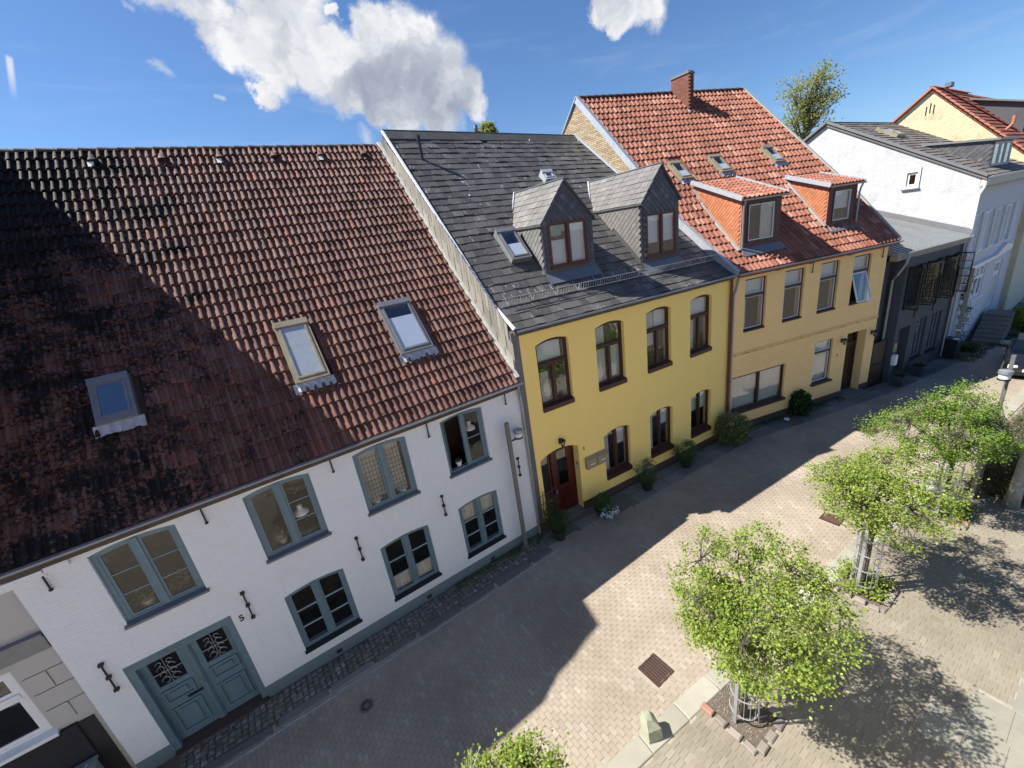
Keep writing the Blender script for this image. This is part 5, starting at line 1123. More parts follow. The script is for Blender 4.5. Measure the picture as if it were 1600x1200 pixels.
# ============================================================ H5 blue-grey house with limewashed gable
F5 = Frame(31.22, 5.28, -2.5); h5 = house('house', F5, 'tall pale blue-grey house with limewashed side gable and brown-grey slate roof')
M5 = Matrix.Translation((F5.x, F5.y, 0)) @ Matrix.Rotation(F5.a, 4, 'Z'); H5W = 9.5
up5 = [(.55, 1.55), (2.5, 3.5), (4.4, 5.4), (6.3, 7.3)]; wb = (1.1, 4.3, 2.55, 4.35); dr5 = (6.2, 7.6, 1.35, 4.1)
b = MB(); b.panel([[(0, 0), (H5W, 0), (H5W, 8.9), (0, 8.9)]] + [arch(a, c, 5.25, 7.25) for a, c in up5] + [arch(*wb), arch(*dr5)], flat, 0, .3); b.build('wall', 'bluegrey_wall', h5)
interior(h5, H5W, [2.3, 5.0], d=1.2, zt=8.5)
for a, c in up5:
    w = window(h5, a, c, 5.25, 7.25, 0, mat='white_paint', fw=.07, mull=(.5,), mw=.08, rows=(3, 3), bw=.025, sash=.04, depth=.08, sill=.05, silld=.08)
    for x0, x1 in ((a - .48, a - .02), (c + .02, c + .48)): MB().panel([[(x0, 5.25), (x1, 5.25), (x1, 7.25), (x0, 7.25)], [(x0 + .06, 5.33), (x1 - .06, 5.33), (x1 - .06, 7.17), (x0 + .06, 7.17)]], flat, -.05, -.002).build('shutter', 'white_paint', w); MB().box(x0 + .06, x1 - .06, -.035, -.003, 5.33, 7.17).build('shutter_panel', 'bluegrey_wall', w)
window(h5, *wb, mat='white_paint', fw=.10, mull=(.25, .5, .75), mw=.10, transom=.62, tw=.1, toplights_single=False, rows=(1, 1, 1, 1, 2, 2, 2, 2), cols=(1, 1, 1, 1, 2, 2, 2, 2), sash=.05, depth=.05, sill=.08, silld=.12)
w = window(h5, *dr5, mat='white_paint', fw=.10, mull=(.5,), mw=.1, transom=.72, tw=.1, rows=(1, 1, 2), cols=(1, 1, 4), sash=.08, depth=.06, name='door')
b = MB()
b.box(.6, 5.2, -.16, -.002, 4.45, 4.62); b.add([(5.2, -.16, 4.45), (8.2, -.16, 4.62), (8.2, -.16, 4.85), (6.9, -.16, 5.05), (5.2, -.16, 4.62), (5.2, -.002, 4.45), (8.2, -.002, 4.62), (8.2, -.002, 4.85), (6.9, -.002, 5.05), (5.2, -.002, 4.62)], [(0, 1, 2, 3, 4), (0, 5, 6, 1), (1, 6, 7, 2), (2, 7, 8, 3), (3, 8, 9, 4)]); b.build('hood', 'white_paint', h5)
b = MB(); b.box(-.02, H5W, -.10, -.002, 8.25, 8.42); b.box(-.05, H5W, -.18, -.002, 8.55, 8.90); b.build('cornice', 'beige_wall', h5)
for i in range(42): MB().box(.05 + i * .22, .16 + i * .22, -.15, -.003, 8.43, 8.54).build('dentil', 'beige_wall', h5)
b = MB(); b.box(0, H5W, -.03, -.002, 4.85 - .0, 4.93) if False else b.box(0, .5, -.03, -.002, 4.85, 4.93); b.build('string_course', 'bluegrey_wall', h5)
gp = [(5.32, 0), (5.32, 8.95), (12.03, 12.93), (13.9, 11.7), (18, 9), (18, 0)]
wn = [(7.62, 8.95), (8.12, 8.95), (8.12, 9.70), (7.62, 9.70)]
b = MB(); f5g = lambda a, z, t: tuple(F5.L((31.2 + t, a, z)))
b.panel([gp, [(7.66, 8.98), (8.06, 8.98), (8.06, 9.62), (7.66, 9.62)]], f5g, 0, .3); gb = b.build('gable_wall', 'limewash_wall', h5)
b = MB(); b.panel([[(7.55, 8.86), (8.17, 8.86), (8.17, 9.86), (7.86, 9.95), (7.55, 9.86)], [(7.64, 8.96), (8.08, 8.96), (8.08, 9.64), (7.64, 9.64)]], f5g, -.06, -.002); gw_ = b.build('window_surround', 'white_paint', gb)
MB().panel([[(7.66, 8.98), (8.06, 8.98), (8.06, 9.62), (7.66, 9.62)], [(7.74, 9.06), (7.98, 9.06), (7.98, 9.52), (7.74, 9.52)]], f5g, .02, .08).build('window', 'white_paint', gb)
MB().add([f5g(7.66, 8.98, .06), f5g(8.06, 8.98, .06), f5g(8.06, 9.62, .06), f5g(7.66, 9.62, .06)], [(0, 1, 2, 3)]).build('pane', 'dark_glass', gb)
MB().panel([[(7.5, 8.80), (8.22, 8.80), (8.22, 8.86), (7.5, 8.86)]], f5g, -.1, -.001).build('sill', 'grey_alu', gb)
e5 = [F5.L(p) for p in ((31.1, 5.10, 8.98), (40.6, 4.75, 8.98), (40.7, 11.7, 12.98), (31.1, 12.03, 12.98))]
S5 = bilinear(e5[0], e5[1], e5[3], e5[2]); rf5 = deck(S5, (0, 1), .02, .14).build('roof', 'slate_brown', h5)
bL, bR = [F5.L(p) for p in ((31.1, 18, 9.2), (40.7, 18, 9.2))]; deck(bilinear(e5[2], e5[3], bR, bL), (0, 1), .02, .1).build('back_slope', 'slate_brown', rf5)
un = [slate_unit(.48, .33, lift=.03), slate_unit(.48, .33, lift=.038, cut=.01)]; place(un, lay(S5, 20, 24, un, .48, jit=.01, stagger=.5), 'slate', 'slate_rows', 'slate_brown', rf5, M5, 300)
b = MB(); b.beam(e5[0] + Vector((0, 0, .05)), e5[3] + Vector((0, 0, .05)), .16, .12); b.beam(e5[3] + Vector((0, 0, .05)), bL + Vector((0, 0, .05)), .16, .12); b.build('verge_trim', 'grey_alu', rf5)
MB().tube([e5[3], e5[2]], .07, 7).build('ridge_roll', 'ridge_slate', rf5)
gutter(h5, e5[0] + Vector((.05, -.05, -.02)), e5[1] + Vector((0, -.05, -.02)), .08, 'white_paint')
downpipe(h5, [(.1, -.22, 8.85), (.02, -.12, 8.5), (-.06, -.02, 8.2), (-.07, -.02, 6.4)], .06, 'white_paint')
sl5 = (S5(.3, .8) - S5(.3, .3)).normalized()
p = S5(.30, .66) + Vector((0, 0, .03)); skylight(h5, p, (1, 0, 0), sl5, 1.2, 1.2, 'olive_alu', False, 'blind', label='double roof window near the ridge')
# slate-sided shed dormer
d = MB(); s0, s1, F_, zb, ze = 2.9, 6.2, .45, 9.3, 10.62; ob = 3.6; zbk = 11.05
d.panel([[(s0, zb - .2), (s1, zb - .2), (s1, ze), (s0, ze)], [(s0 + .12, zb + .1), (s1 - .12, zb + .1), (s1 - .12, ze - .12), (s0 + .12, ze - .12)]], flat, F_, F_ + .1)
for s in (s0, s1): d.add([(s, F_, zb - .2), (s, F_, ze), (s, ob, zbk), (s, ob, zbk - .6)], [(0, 1, 2, 3)])
dm = d.build('dormer', 'slate_smooth', h5)
clad_poly(dm, [(F_, zb + .1), (ob, zbk - .2), (ob, zbk), (F_, ze)], lambda x, y: Vector((s0, x, y)), Vector((0, -1, 0)), Vector((0, 0, 1)), Vector((-1, 0, 0)), .2, 'slate_smooth', M5, 'slate', 80)
deck(bilinear((s0 - .15, F_ - .2, ze + .04), (s1 + .15, F_ - .2, ze + .04), (s0 - .15, ob + .2, zbk + .06), (s1 + .15, ob + .2, zbk + .06)), (0, 1), 0, .1).build('dormer_roof', 'grey_alu', dm)
window(dm, s0 + .12, s1 - .12, zb + .1, ze - .12, 0, mat='bluegrey_wall', fw=.07, mull=(.34, .67), mw=.07, rows=(2, 2, 2), sash=.03, depth=F_, name='window_frame', curtain=[(0, 1, 0, 1, 'curtain')]); reparent_sub(dm)
# stairs up to its door
stp = empty('entrance_steps', (35.7, 4.45, 0), 0, 'dark stone steps rising to the pale blue-grey house', 'steps')
for k in range(7): b = MB(); b.bbox(-1.35 + k * .36, 1.9, -.72 + (0 if k else 0), .40, k * .18 - (.05 if k == 0 else 0) + .002 * k, (k + 1) * .18, .015); b.build('step', 'stone_step', stp)
# timber post with climber
pst = empty('timber_post', (31.85, 5.02, 0), 0, 'weathered timber post with a climbing plant before the blue-grey house', 'post')
MB().box(-.08, .08, -.08, .08, 0, 4.6).build('post', 'timber_post', pst); MB().box(-.085, .085, -.085, .085, 1.3, 1.38).build('band', 'paper', pst)

# ============================================================ H6 cream house with flat red tiles
h6 = empty('house', (40.5, 4.6, 0), 0, 'cream brick gable house with flat red tiled roof at the far right', 'house', 'houses standing in a row along the street'); F6 = Frame(40.5, 4.6, 0)
M6 = Matrix.Translation((40.5, 4.6, 0)); gp = [(0, 0), (0, 9.1), (5.35, 14.38), (8.6, 11.6), (12, 8.8), (12, 0)]
b = MB(); b.panel([gp], lambda a, z, t: (t, a, z), 0, .3); b.build('gable_wall', 'cream_wall', h6)
b = MB(); b.box(.301, 18, .004, .3, 0, 9.1); b.build('wall', 'beige_wall', h6)
S6 = bilinear((-.1, -.1, 9.1), (18, -.1, 9.1), (-.1, 5.35, 14.5), (18, 5.35, 14.5)); rf6 = deck(S6, (0, 1), .02, .15).build('roof', 'clay_tile_flat', h6)
deck(bilinear((18, 5.35, 14.5), (-.1, 5.35, 14.5), (18, 12, 8.9), (-.1, 12, 8.9)), (0, 1), .02, .12).build('back_slope', 'clay_tile_flat', rf6)
un = [slate_unit(.40, .38, lift=.05, th=.03)]; place(un, lay(S6, 45, 20, un, .40, jit=.004), 'tile', 'tile_rows', 'clay_tile_flat', rf6, M6, 300)
b = MB()
for k in range(22): p, q = S6(0, k / 22), S6(0, (k + 1) / 22); b.beam(p + Vector((-.02, 0, .08)), q + Vector((-.02, 0, .04)), .34, .08)
b.beam((-.1, 5.35, 14.5), (-.1, 12, 8.9), .2, .1); b.build('verge_tiles', 'red_verge', rf6)
ridge_caps(rf6, (-.1, 5.35, 14.5), (9, 5.35, 14.5), .13, .4, 'red_verge'); MB().box(2.2, 2.9, 5.0, 5.3, 14.6, 14.85).build('ridge_vent', 'dark_lead', rf6)
p = S6(.17, .42); b = MB(); b.tube([p, p + Vector((0, -.25, .28)), p + Vector((-.0, -.25, .75))], .09, 8); b.build('vent_pipe', 'red_verge', h6)
b = MB(); A = S6(.235, .98); b.beam(S6(.10, .995) + Vector((0, 0, .07)), S6(.30, .40) + Vector((0, 0, .07)), .3, .05); b.build('lightning_strip', 'red_verge', rf6)
d = MB(); d.panel([[(6.2, 11.2), (8.6, 11.2), (8.6, 12.9), (6.2, 12.9)]], flat, 1.8, 1.9); d.add([(6.2, 1.8, 10.9), (6.2, 1.8, 12.9), (6.2, 4.6, 13.9), (6.2, 4.6, 13.6)], [(0, 1, 2, 3)]); dm = d.build('dormer', 'slate_smooth', h6)
deck(bilinear((5.9, 1.5, 12.9), (8.9, 1.5, 12.9), (5.9, 4.8, 14.0), (8.9, 4.8, 14.0)), (0, 1), 0, .1).build('dormer_roof', 'slate_pale', dm)
for k in range(3):   # wrought anchor on the gable
    b = MB(); b.tube([(-.03, 5.3 - .18 + .18 * k, 13.0 + .1 * (k == 1)), (-.03, 5.3 - .18 + .18 * k, 13.5 + .15 * (k == 1))], .02, 5); b.build('wall_anchor', 'iron', h6)

# ============================================================ house opposite, seen only in window reflections
h7 = empty('house', (-13, -1.3, 0), 0, 'pale house with white windows across the street, mirrored in the panes', 'house'); HO = lambda a, z, t: (a, -t, z)
w7 = [(1.2 + 2.3 * i, 2.3 + 2.3 * i) for i in range(9)]; wins = [(a, c, z, z + 1.7) for a, c in w7 for z in (1.0, 4.2)]
b = MB(); b.panel([[(0, 0), (22, 0), (22, 8.6), (0, 8.6)]] + [arch(*w_) for w_ in wins], HO, 0, .3); b.build('wall', 'white_wall', h7)
b = MB(); b.add([(-.2, .25, 8.5), (22.2, .25, 8.5), (22.2, -5, 13.2), (-.2, -5, 13.2)], [(0, 1, 2, 3)]); b.build('roof', 'clay_tile_flat', h7)
b = MB(); b.box(.3, 21.7, -1.4, -1.35, .1, 8); b.build('interior', 'interior_dark', h7)
for a, c, z0, z1_ in wins:
    b = MB(); b.panel([arch(a, c, z0, z1_), arch(a + .07, c - .07, z0 + .07, z1_ - .07)], HO, .05, .12); b.box(a + .07, c - .07, -.11, -.05, z0 + .85, z0 + .90); b.box((a + c) / 2 - .03, (a + c) / 2 + .03, -.11, -.04, z0 + .07, z1_ - .07)
    w = b.build('window', 'white_paint', h7); MB().add([(a, -.09, z0), (c, -.09, z0), (c, -.09, z1_), (a, -.09, z1_)], [(0, 1, 2, 3)]).build('pane', 'dark_glass', w)

# ============================================================ VEGETATION
def leaf_cloud(b, c, rad, n, size, flatz=.6, shape='maple'):
    for _ in range(n):
        v = Vector((random.gauss(0, 1), random.gauss(0, 1), random.gauss(0, 1) * flatz)); v *= rad * .5; p = c + v
        a = Vector((random.gauss(0, 1), random.gauss(0, 1), random.gauss(0, .6))).normalized(); n_ = Vector((random.gauss(0, .7), random.gauss(0, .7), 1)).normalized(); t_ = n_.cross(a)
        if t_.length < .1: continue
        t_.normalize(); a = t_.cross(n_); s = size * random.uniform(.6, 1.25)
        b.add([p, p + (a * .5 + t_ * .42) * s - n_ * s * .08, p + a * s, p + (a * .5 - t_ * .42) * s - n_ * s * .08], [(0, 1, 2, 3)], random.random())
def crown_points(center, rx, ry, rz, n, seed, top=None, hollow=.35):
    r_ = random.Random(seed); out = []; lob = [(Vector((r_.gauss(0, 1), r_.gauss(0, 1), r_.gauss(0, .8))).normalized(), r_.uniform(-.34, .26)) for _ in range(18)]
    while len(out) < n:
        v = Vector((r_.gauss(0, 1), r_.gauss(0, 1), r_.gauss(0, 1))).normalized(); k = 1 + sum(w * max(0, v.dot(l) - .55) * 2.0 for l, w in lob); q = (r_.uniform(hollow ** 3, 1)) ** (1 / 3) * k
        out.append((Vector(center) + Vector((v.x * rx, v.y * ry, v.z * rz)) * q, q))
    return out
def street_tree(x, y, crown, label, seed, guard=True, n=430, mat='leaf_spring', trunk_h=2.0, lean=(0, 0), leaves=58, tw=True, size=.050):
    random.seed(seed); t_ = empty('tree', (x, y, 0), 0, label, 'tree', 'young trees in the row along the kerb')
    cx, cy, cz, rx, ry, rz = crown; b = MB(); top = Vector((lean[0], lean[1], trunk_h))
    b.tube([(0, 0, -.05), (lean[0] * .3, lean[1] * .3, trunk_h * .4), tuple(top)], [.075, .06, .055], 8); b.build('trunk', 'bark', t_, True)
    tips = crown_points((cx, cy, cz), rx, ry, rz, n, seed); b = MB(); limbs = []
    for k in range(9):
        a = k * 2.4 + random.uniform(-.3, .3); e = Vector((cx + math.cos(a) * rx * .62, cy + math.sin(a) * ry * .62, cz + random.uniform(-.2, .55) * rz)); st = top - Vector((0, 0, random.uniform(.0, .5)))
        m1 = st.lerp(e, .35) + Vector((0, 0, .12)); m2 = st.lerp(e, .7) + Vector((random.uniform(-.1, .1), random.uniform(-.1, .1), .1)); b.tube([st, m1, m2, e], [.038, .028, .018, .009], 6); limbs += [m1, m2, e]
    limbs.append(top); b.build('limbs', 'bark', t_, True)
    b = MB()
    for p, q in tips:
        l = min(limbs, key=lambda v: (v - p).length); md = l.lerp(p, .5) + Vector((random.uniform(-.1, .1), random.uniform(-.1, .1), random.uniform(-.02, .12))); b.tube([l, md, p], [.009, .006, .003], 3, False)
    b.build('twigs', 'bark', t_)
    b = MB()
    for p, q in tips: leaf_cloud(b, p, random.uniform(.13, .25), int(leaves * random.uniform(.4, 1.35)), size, .65)
    b.build('crown', mat, t_)
    if guard:
        g_ = MB(); H_ = 1.75
        for k in range(3):
            a = 2 * math.pi * k / 3 + .9; MB().beam((.26 * math.cos(a), .26 * math.sin(a), 0), (.24 * math.cos(a), .24 * math.sin(a), H_), .07, .014, (math.cos(a), math.sin(a), 0)).build('guard_upright', 'galvanised', t_)
        for z in (.25, .7, 1.15, 1.6): MB().tube([(.25 * math.cos(i * .3927), .25 * math.sin(i * .3927), z) for i in range(17)], .014, 5, False).build('guard_hoop', 'galvanised', t_)
        for k in range(14): a = 2 * math.pi * k / 14; MB().tube([(.245 * math.cos(a), .245 * math.sin(a), .2), (.245 * math.cos(a), .245 * math.sin(a), 1.62)], .006, 4, False).build('guard_rod', 'galvanised', t_)
    return t_
def bed(x0, x1, y0, y1, label, weeds=False):
    t_ = empty('tree_bed', ((x0 + x1) / 2, (y0 + y1) / 2, 0), 0, label, 'tree bed'); w, h_ = (x1 - x0) / 2, (y1 - y0) / 2
    MB().add([(-w, -h_, .005), (w, -h_, .005), (w, h_, .005), (-w, h_, .005)], [(0, 1, 2, 3)]).build('soil', 'ground_soil', t_)
    pts = []
    for (ax_, ay_), (bx_, by_) in (((-w, -h_), (w, -h_)), ((w, -h_), (w, h_)), ((-w, h_), (-w, -h_))):
        n = int(math.hypot(bx_ - ax_, by_ - ay_) / .24)
        for i in range(n): k = (i + .5) / n; pts.append((ax_ + (bx_ - ax_) * k, ay_ + (by_ - ay_) * k, math.atan2(by_ - ay_, bx_ - ax_)))
    for px_, py_, a in pts:
        b = MB(); L_ = random.uniform(.19, .24); b.bbox(-L_ / 2, L_ / 2, -.07, .07, -.04, random.uniform(.04, .08), .02); o = b.build('border_stone', 'bed_stone', t_); o.location = (px_, py_, 0); o.rotation_euler = (random.uniform(-.08, .08), random.uniform(-.08, .08), a + random.uniform(-.1, .1))
    b = MB()
    for k in range(160): b.bbox(*(lambda a, c: (a, a + .03, c, c + .02, .0, .018))(random.uniform(-w + .1, w - .12), random.uniform(-h_ + .1, h_ - .12)), .004, random.random())
    o = b.build('wood_chips', 'bed_stone', t_); o['kind'] = 'stuff'
    if weeds:
        b = MB()
        for k in range(60): leaf_cloud(b, Vector((random.uniform(-w, w * 1.1), random.uniform(-h_ * .9, h_), random.uniform(.05, .32))), .18, 22, .06, .4)
        tag(b.build('undergrowth', 'leaf_spring', t_), kind='stuff')
bed(*BED[0], 'stone-edged bed of bare soil round the nearest full tree'); bed(*BED[1], 'stone-edged bed with low green weeds under the second tree', True); bed(*BED[2], 'stone-edged bed under the third tree', True); bed(*BED[3], 'stone-edged bed of the tree cut off by the bottom edge')
street_tree(5.87, 2.68, (.0, .02, 2.75, 1.62, 1.48, 1.05), 'full round-crowned young tree in a metal guard, nearest whole tree', 21, n=480)
street_tree(10.84, 2.38, (.0, .1, 2.92, 1.42, 1.32, .85), 'second tree along the kerb with a round crown over a metal guard', 22, n=370)
street_tree(15.35, 1.95, (.10, .15, 2.92, 1.98, 1.65, .95), 'third tree along the kerb, wider and darker, next to the hedge', 23, n=520, mat='leaf_spring_dark')
t0 = street_tree(.95, 2.95, (.12, .25, 2.30, .90, .80, .75), 'treetop just showing at the bottom edge with bare twigs sticking out', 24, n=230)
random.seed(5)
b = MB()
for k in range(5): b.tube([(-.30 + .06 * k, .5, 2.6), (-.38 + .06 * k, .55 + .03 * k, 3.1), (-.5 + .12 * k, .6, 3.45 + .1 * (k % 2))], [.012, .009, .004], 4, False)
b.build('bare_twigs', 'bark_pale', t0)
# pale trunk whose crown is outside the picture
t4 = empty('tree', (17.0, .80, 0), 0, 'thick pale trunk at the right edge beside the hedge', 'tree')
MB().tube([(0, 0, -.05), (.02, 0, 1.0), (.05, -.02, 2.2), (.06, -.05, 3.3)], [.17, .14, .13, .11], 10).build('trunk', 'bark_pale', t4, True)
b = MB(); random.seed(31)
for k in range(6): a = k * 1.05; b.tube([(.06, -.05, 3.0), (.5 * math.cos(a) + .4, .5 * math.sin(a) - .6, 3.6), (1.0 * math.cos(a) + .9, 1.0 * math.sin(a) - 1.2, 4.2)], [.06, .04, .015], 6)
b.build('limbs', 'bark_pale', t4, True)
b = MB()
for p, q in crown_points((1.2, -1.6, 4.2), 1.5, 1.4, 1.0, 160, 5): leaf_cloud(b, p, .28, 24, .08, .7)
b.build('crown', 'leaf_spring', t4)
b = MB(); b.box(-.02, .02, -.19, -.17, 1.2, 1.6); b.build('tree_tie', 'rubber_black', t4)
pp = empty('tree_stake', (16.75, 1.58, 0), 0, 'pale timber stake leaning at the near end of the hedge', 'post')
MB().tube([(0, 0, 0), (.04, .0, 1.3)], [.055, .05], 8).build('stake', 'timber_post', pp)
# hedge
hg = empty('hedge', (17.3, 1.75, 0), 0, 'clipped brownish-green hedge at the right edge behind the trees', 'hedge'); b = MB()
for k in range(5200):
    x = random.uniform(0, 9); f_ = random.random(); y, z = (random.uniform(-1.3, 0), 1.28) if f_ < .5 else (0 if f_ < .75 else -1.3, random.uniform(0, 1.28)); 
    if random.random() < .1: x = 0; y = random.uniform(-1.3, 0); z = random.uniform(0, 1.28)
    leaf_cloud(b, Vector((x, y - .08 * x, z + random.gauss(0, .03))), .10, 5, .045, .8)
b.build('foliage', 'leaf_hedge', hg)
b = MB()
b.add([(.08, -1.2, 0), (9, -1.9, 0), (9, -.8, 0), (.08, -.1, 0), (.08, -1.2, 1.18), (9, -1.9, 1.18), (9, -.8, 1.18), (.08, -.1, 1.18)], [(0, 3, 2, 1), (4, 5, 6, 7), (0, 1, 5, 4), (1, 2, 6, 5), (2, 3, 7, 6), (3, 0, 4, 7)]); b.build('inner_branches', 'bark', hg)
# big tree far behind the roofs
def far_tree(px, py, dist, hgt, rad, label, seed):
    d_ = cam_dir(px, py); k = dist / math.hypot(d_.x, d_.y); c = CAMPOS + d_ * k; t_ = empty('tree', (c.x, c.y, 0), 0, label, 'tree'); random.seed(seed)
    MB().tube([(0, 0, 0), (.1, 0, c.z * .5), (0, 0, c.z + hgt * .75)], [rad * .09, rad * .07, .03], 7).build('trunk', 'bark', t_); b = MB(); tips = []
    for i in range(60):
        a = random.uniform(0, 6.28); z0 = c.z - hgt + random.random() * hgt * 1.5; r_ = rad * random.uniform(.55, 1) * math.sqrt(max(.04, 1 - ((z0 + .45 * hgt - c.z) / hgt) ** 2)); e = Vector((r_ * math.cos(a), r_ * math.sin(a), z0 + rad * .55)); s = Vector((0, 0, z0 - rad * .25)); m_ = s.lerp(e, .5) - Vector((0, 0, -.1)); b.tube([s, m_, e], [.10, .06, .02], 4, False)
        for q in range(5): f_ = s.lerp(e, random.uniform(.35, 1)); g_ = f_ + Vector((random.gauss(0, rad * .12), random.gauss(0, rad * .12), random.uniform(.1, .22) * rad)); b.tube([f_, g_], [.035, .012], 3, False); tips.append(g_)
    b.build('limbs', 'bark', t_); b = MB()
    for p in tips: leaf_cloud(b, p, rad * .22, 27, .22, .7)
    b.build('crown', 'leaf_far', t_)
far_tree(1257, 192, 62, 5.3, 3.7, 'tall tree in fresh leaf standing behind the roofs', 41)
far_tree(762, 216, 60, 1.1, 1.5, 'treetop just showing over the slate roof ridge', 42)
p_ = cam_dir(744, 206); k = 24 / math.hypot(p_.x, p_.y); c = CAMPOS + p_ * k
cc = empty('chimney_pot', (c.x, c.y, c.z - 2), 0, 'little chimney pot just showing over the slate roof ridge', 'chimney'); MB().box(-.16, .16, -.16, .16, -11, 2.0).build('stack', 'chimney_brick', cc); MB().lathe([(.10, 2.0), (.12, 2.15), (.09, 2.3)], (0, 0, 0), 10).build('pot', 'dark_lead', cc)

# pots and shrubs in front of the houses
random.seed(77)
def pot(t_, r_, h_, mat='pot_black'): MB().lathe([(r_ * .72, 0), (r_, h_), (r_ * 1.06, h_), (r_ * 1.06, h_ + .02), (r_ * .9, h_ + .02), (r_ * .88, h_ - .05)], (0, 0, 0), 18).build('pot', mat, t_)
def ball_bush(x, y, r_, ph, label, mat, n=260, flowers=None, leaf=.035, hz=1.0, pr=None, potmat='pot_black', cat='potted plant', z0=.03):
    t_ = empty('potted_plant' if pr else 'shrub', (x, y, z0), 0, label, cat, 'pots and shrubs along the foot of the houses')
    if pr: pot(t_, pr, ph, potmat)
    b = MB(); c = Vector((0, 0, ph + r_ * hz * .85))
    for p, q in crown_points(c, r_, r_, r_ * hz, n, int(x * 100), hollow=.6): leaf_cloud(b, p, r_ * .22, 20, leaf, .8)
    b.build('foliage', mat, t_); b = MB(); b.tube([(0, 0, ph - .05), (0, 0, ph + r_ * hz)], .02, 5)
    for k in range(10): a = k * .63; b.tube([(0, 0, ph), (r_ * .5 * math.cos(a), r_ * .5 * math.sin(a), ph + r_ * hz * .8)], .008, 4, False)
    b.build('stems', 'bark', t_)
    if flowers:
        fm, fn, fz, fr_, fx = flowers; b = MB()
        for k in range(fn):
            a = random.uniform(0, 6.28); rr_ = random.uniform(.3, 1) * r_ * fr_; p = Vector((fx[0] + rr_ * math.cos(a), fx[1] + rr_ * math.sin(a) * .7, fz + random.uniform(-.08, .08)))
            for q in range(5): a2 = q * 1.257; b.add([p, p + Vector((.03 * math.cos(a2 - .5), .03 * math.sin(a2 - .5), .01)), p + Vector((.038 * math.cos(a2), .038 * math.sin(a2), .006)), p + Vector((.03 * math.cos(a2 + .5), .03 * math.sin(a2 + .5), .01))], [(0, 1, 2, 3)])
        o = b.build('blossoms', fm, t_); o['kind'] = 'stuff'
    return t_
ball_bush(6.55, 9.00, .40, .36, 'clipped box ball in a black pot left of the dark red door', 'leaf_box', 300, pr=.24, leaf=.028)
ball_bush(8.42, 8.86, .38, .25, 'green pot plant with white flowers right of the dark red door', 'leaf_mid', 200, ('flower_white', 90, .28, 1.0, (-.02, -.32)), pr=.30, hz=.8)
ball_bush(10.58, 8.72, .38, .3, 'potted climber with lilac blossoms under the yellow wall', 'leaf_mid', 160, ('flower_lilac', 40, .85, .8, (.1, 0)), pr=.22, hz=1.5)
ball_bush(12.8, 8.62, .42, .34, 'round green shrub in a black pot under the last lower yellow window', 'leaf_mid', 200, pr=.24)
ball_bush(15.45, 8.35, .64, .1, 'large variegated shrub at the joint of the yellow and ochre houses', 'leaf_variegated', 420, leaf=.06, hz=1.05, cat='shrub')
ball_bush(19.7, 7.55, .50, .15, 'dark green broad-leaved bush below the string course of the ochre house', 'leaf_box', 260, leaf=.11, cat='shrub')
ball_bush(37.5, 3.3, .8, .0, 'light green bush at the right edge by the steps', 'leaf_spring', 260, leaf=.1, cat='shrub')
ball_bush(32.6, 4.6, .45, .0, 'low green plants at the foot of the timber post', 'leaf_mid', 120, leaf=.08, cat='shrub', hz=.5)
tr = empty('trellis', (6.62, 9.45, .03), -.08, 'curved brown metal trellis with a climber left of the dark red door', 'trellis')
for k in range(3): MB().tube([(-.22 + .2 * k, .02, 0), (-.24 + .2 * k, .02, .9), (-.20 + .2 * k, .0, 1.62 - .1 * (k % 2))], .014, 5).build('upright', 'dark_brown', tr)
for k in range(4): MB().tube([(-.34, .0, .55 + .3 * k), (0, -.05, .62 + .3 * k), (.30, -.16, .78 + .3 * k)], .012, 5).build('rail', 'dark_brown', tr)
b = MB()
for k in range(55): leaf_cloud(b, Vector((random.uniform(-.2, .25), random.uniform(-.15, .05), random.uniform(.3, 1.3))), .12, 10, .05)
b.build('climber', 'leaf_mid', tr)
random.seed(9); b = MB(); vp = Vector((31.85, 5.0, 0))
for k in range(130):
    z = random.uniform(.2, 4.2); leaf_cloud(b, Vector((random.uniform(-.1, 1.6) * (1 if z < 2.4 else .15), random.uniform(-.05, .18), z)), .16, 8, .08)
b.build('climber', 'leaf_box', pst)
# window-sill things of the white house
def pendant(x, y, z, label):
    t_ = empty('pendant_lamp', (x, y, z), 0, label, 'lamp', 'white pendant lamps in the upper windows of the white house')
    MB().lathe([(.17, -.12), (.175, -.10), (.15, -.05), (.07, 0), (.05, .05), (.075, .09), (.03, .12)], (0, 0, 0), 18).build('lamp_shade', 'ceramic', t_, True); MB().tube([(0, 0, .1), (0, 0, .75)], .006, 5).build('cord', 'black_metal', t_)
pendant(-4.43 + 4.35, 9.96, 4.22, 'white enamel pendant lamp in the second upper window'); pendant(-4.43 + 8.98, 9.98, 4.60, 'white enamel pendant lamp in the fourth upper window beside the open casement')
def spider(x, y, z, label, r_=.30, n=46):
    t_ = empty('house_plant', (x, y, z), 0, label, 'house plant'); MB().lathe([(.06, 0), (.095, .14), (.10, .15), (.08, .15)], (0, 0, 0), 14).build('pot', 'terracotta_light' if r_ > .25 else 'ceramic', t_)
    b = MB()
    for k in range(n):
        a = random.uniform(0, 6.28); L_ = random.uniform(.5, 1) * r_; c, s = math.cos(a), math.sin(a); sd = Vector((-s, c, 0)) * .009; pts = [Vector((0, 0, .14)), Vector((c * L_ * .45, s * L_ * .45, .14 + L_ * .55)), Vector((c * L_, s * L_, .14 + L_ * .25))]
        b.add([pts[0] - sd, pts[0] + sd, pts[1] + sd, pts[1] - sd, pts[2]], [(0, 1, 2, 3), (3, 2, 4)], random.random())
    b.build('leaves', 'spider_leaf' if r_ > .25 else 'leaf_mid', t_)
spider(-4.43 + 3.82, 9.97, 3.55, 'spider plant in a pale pot behind the second upper window of the white house'); spider(-4.43 + 8.42, 9.90, 3.55, 'small potted plant standing in the open window', .16, 30)
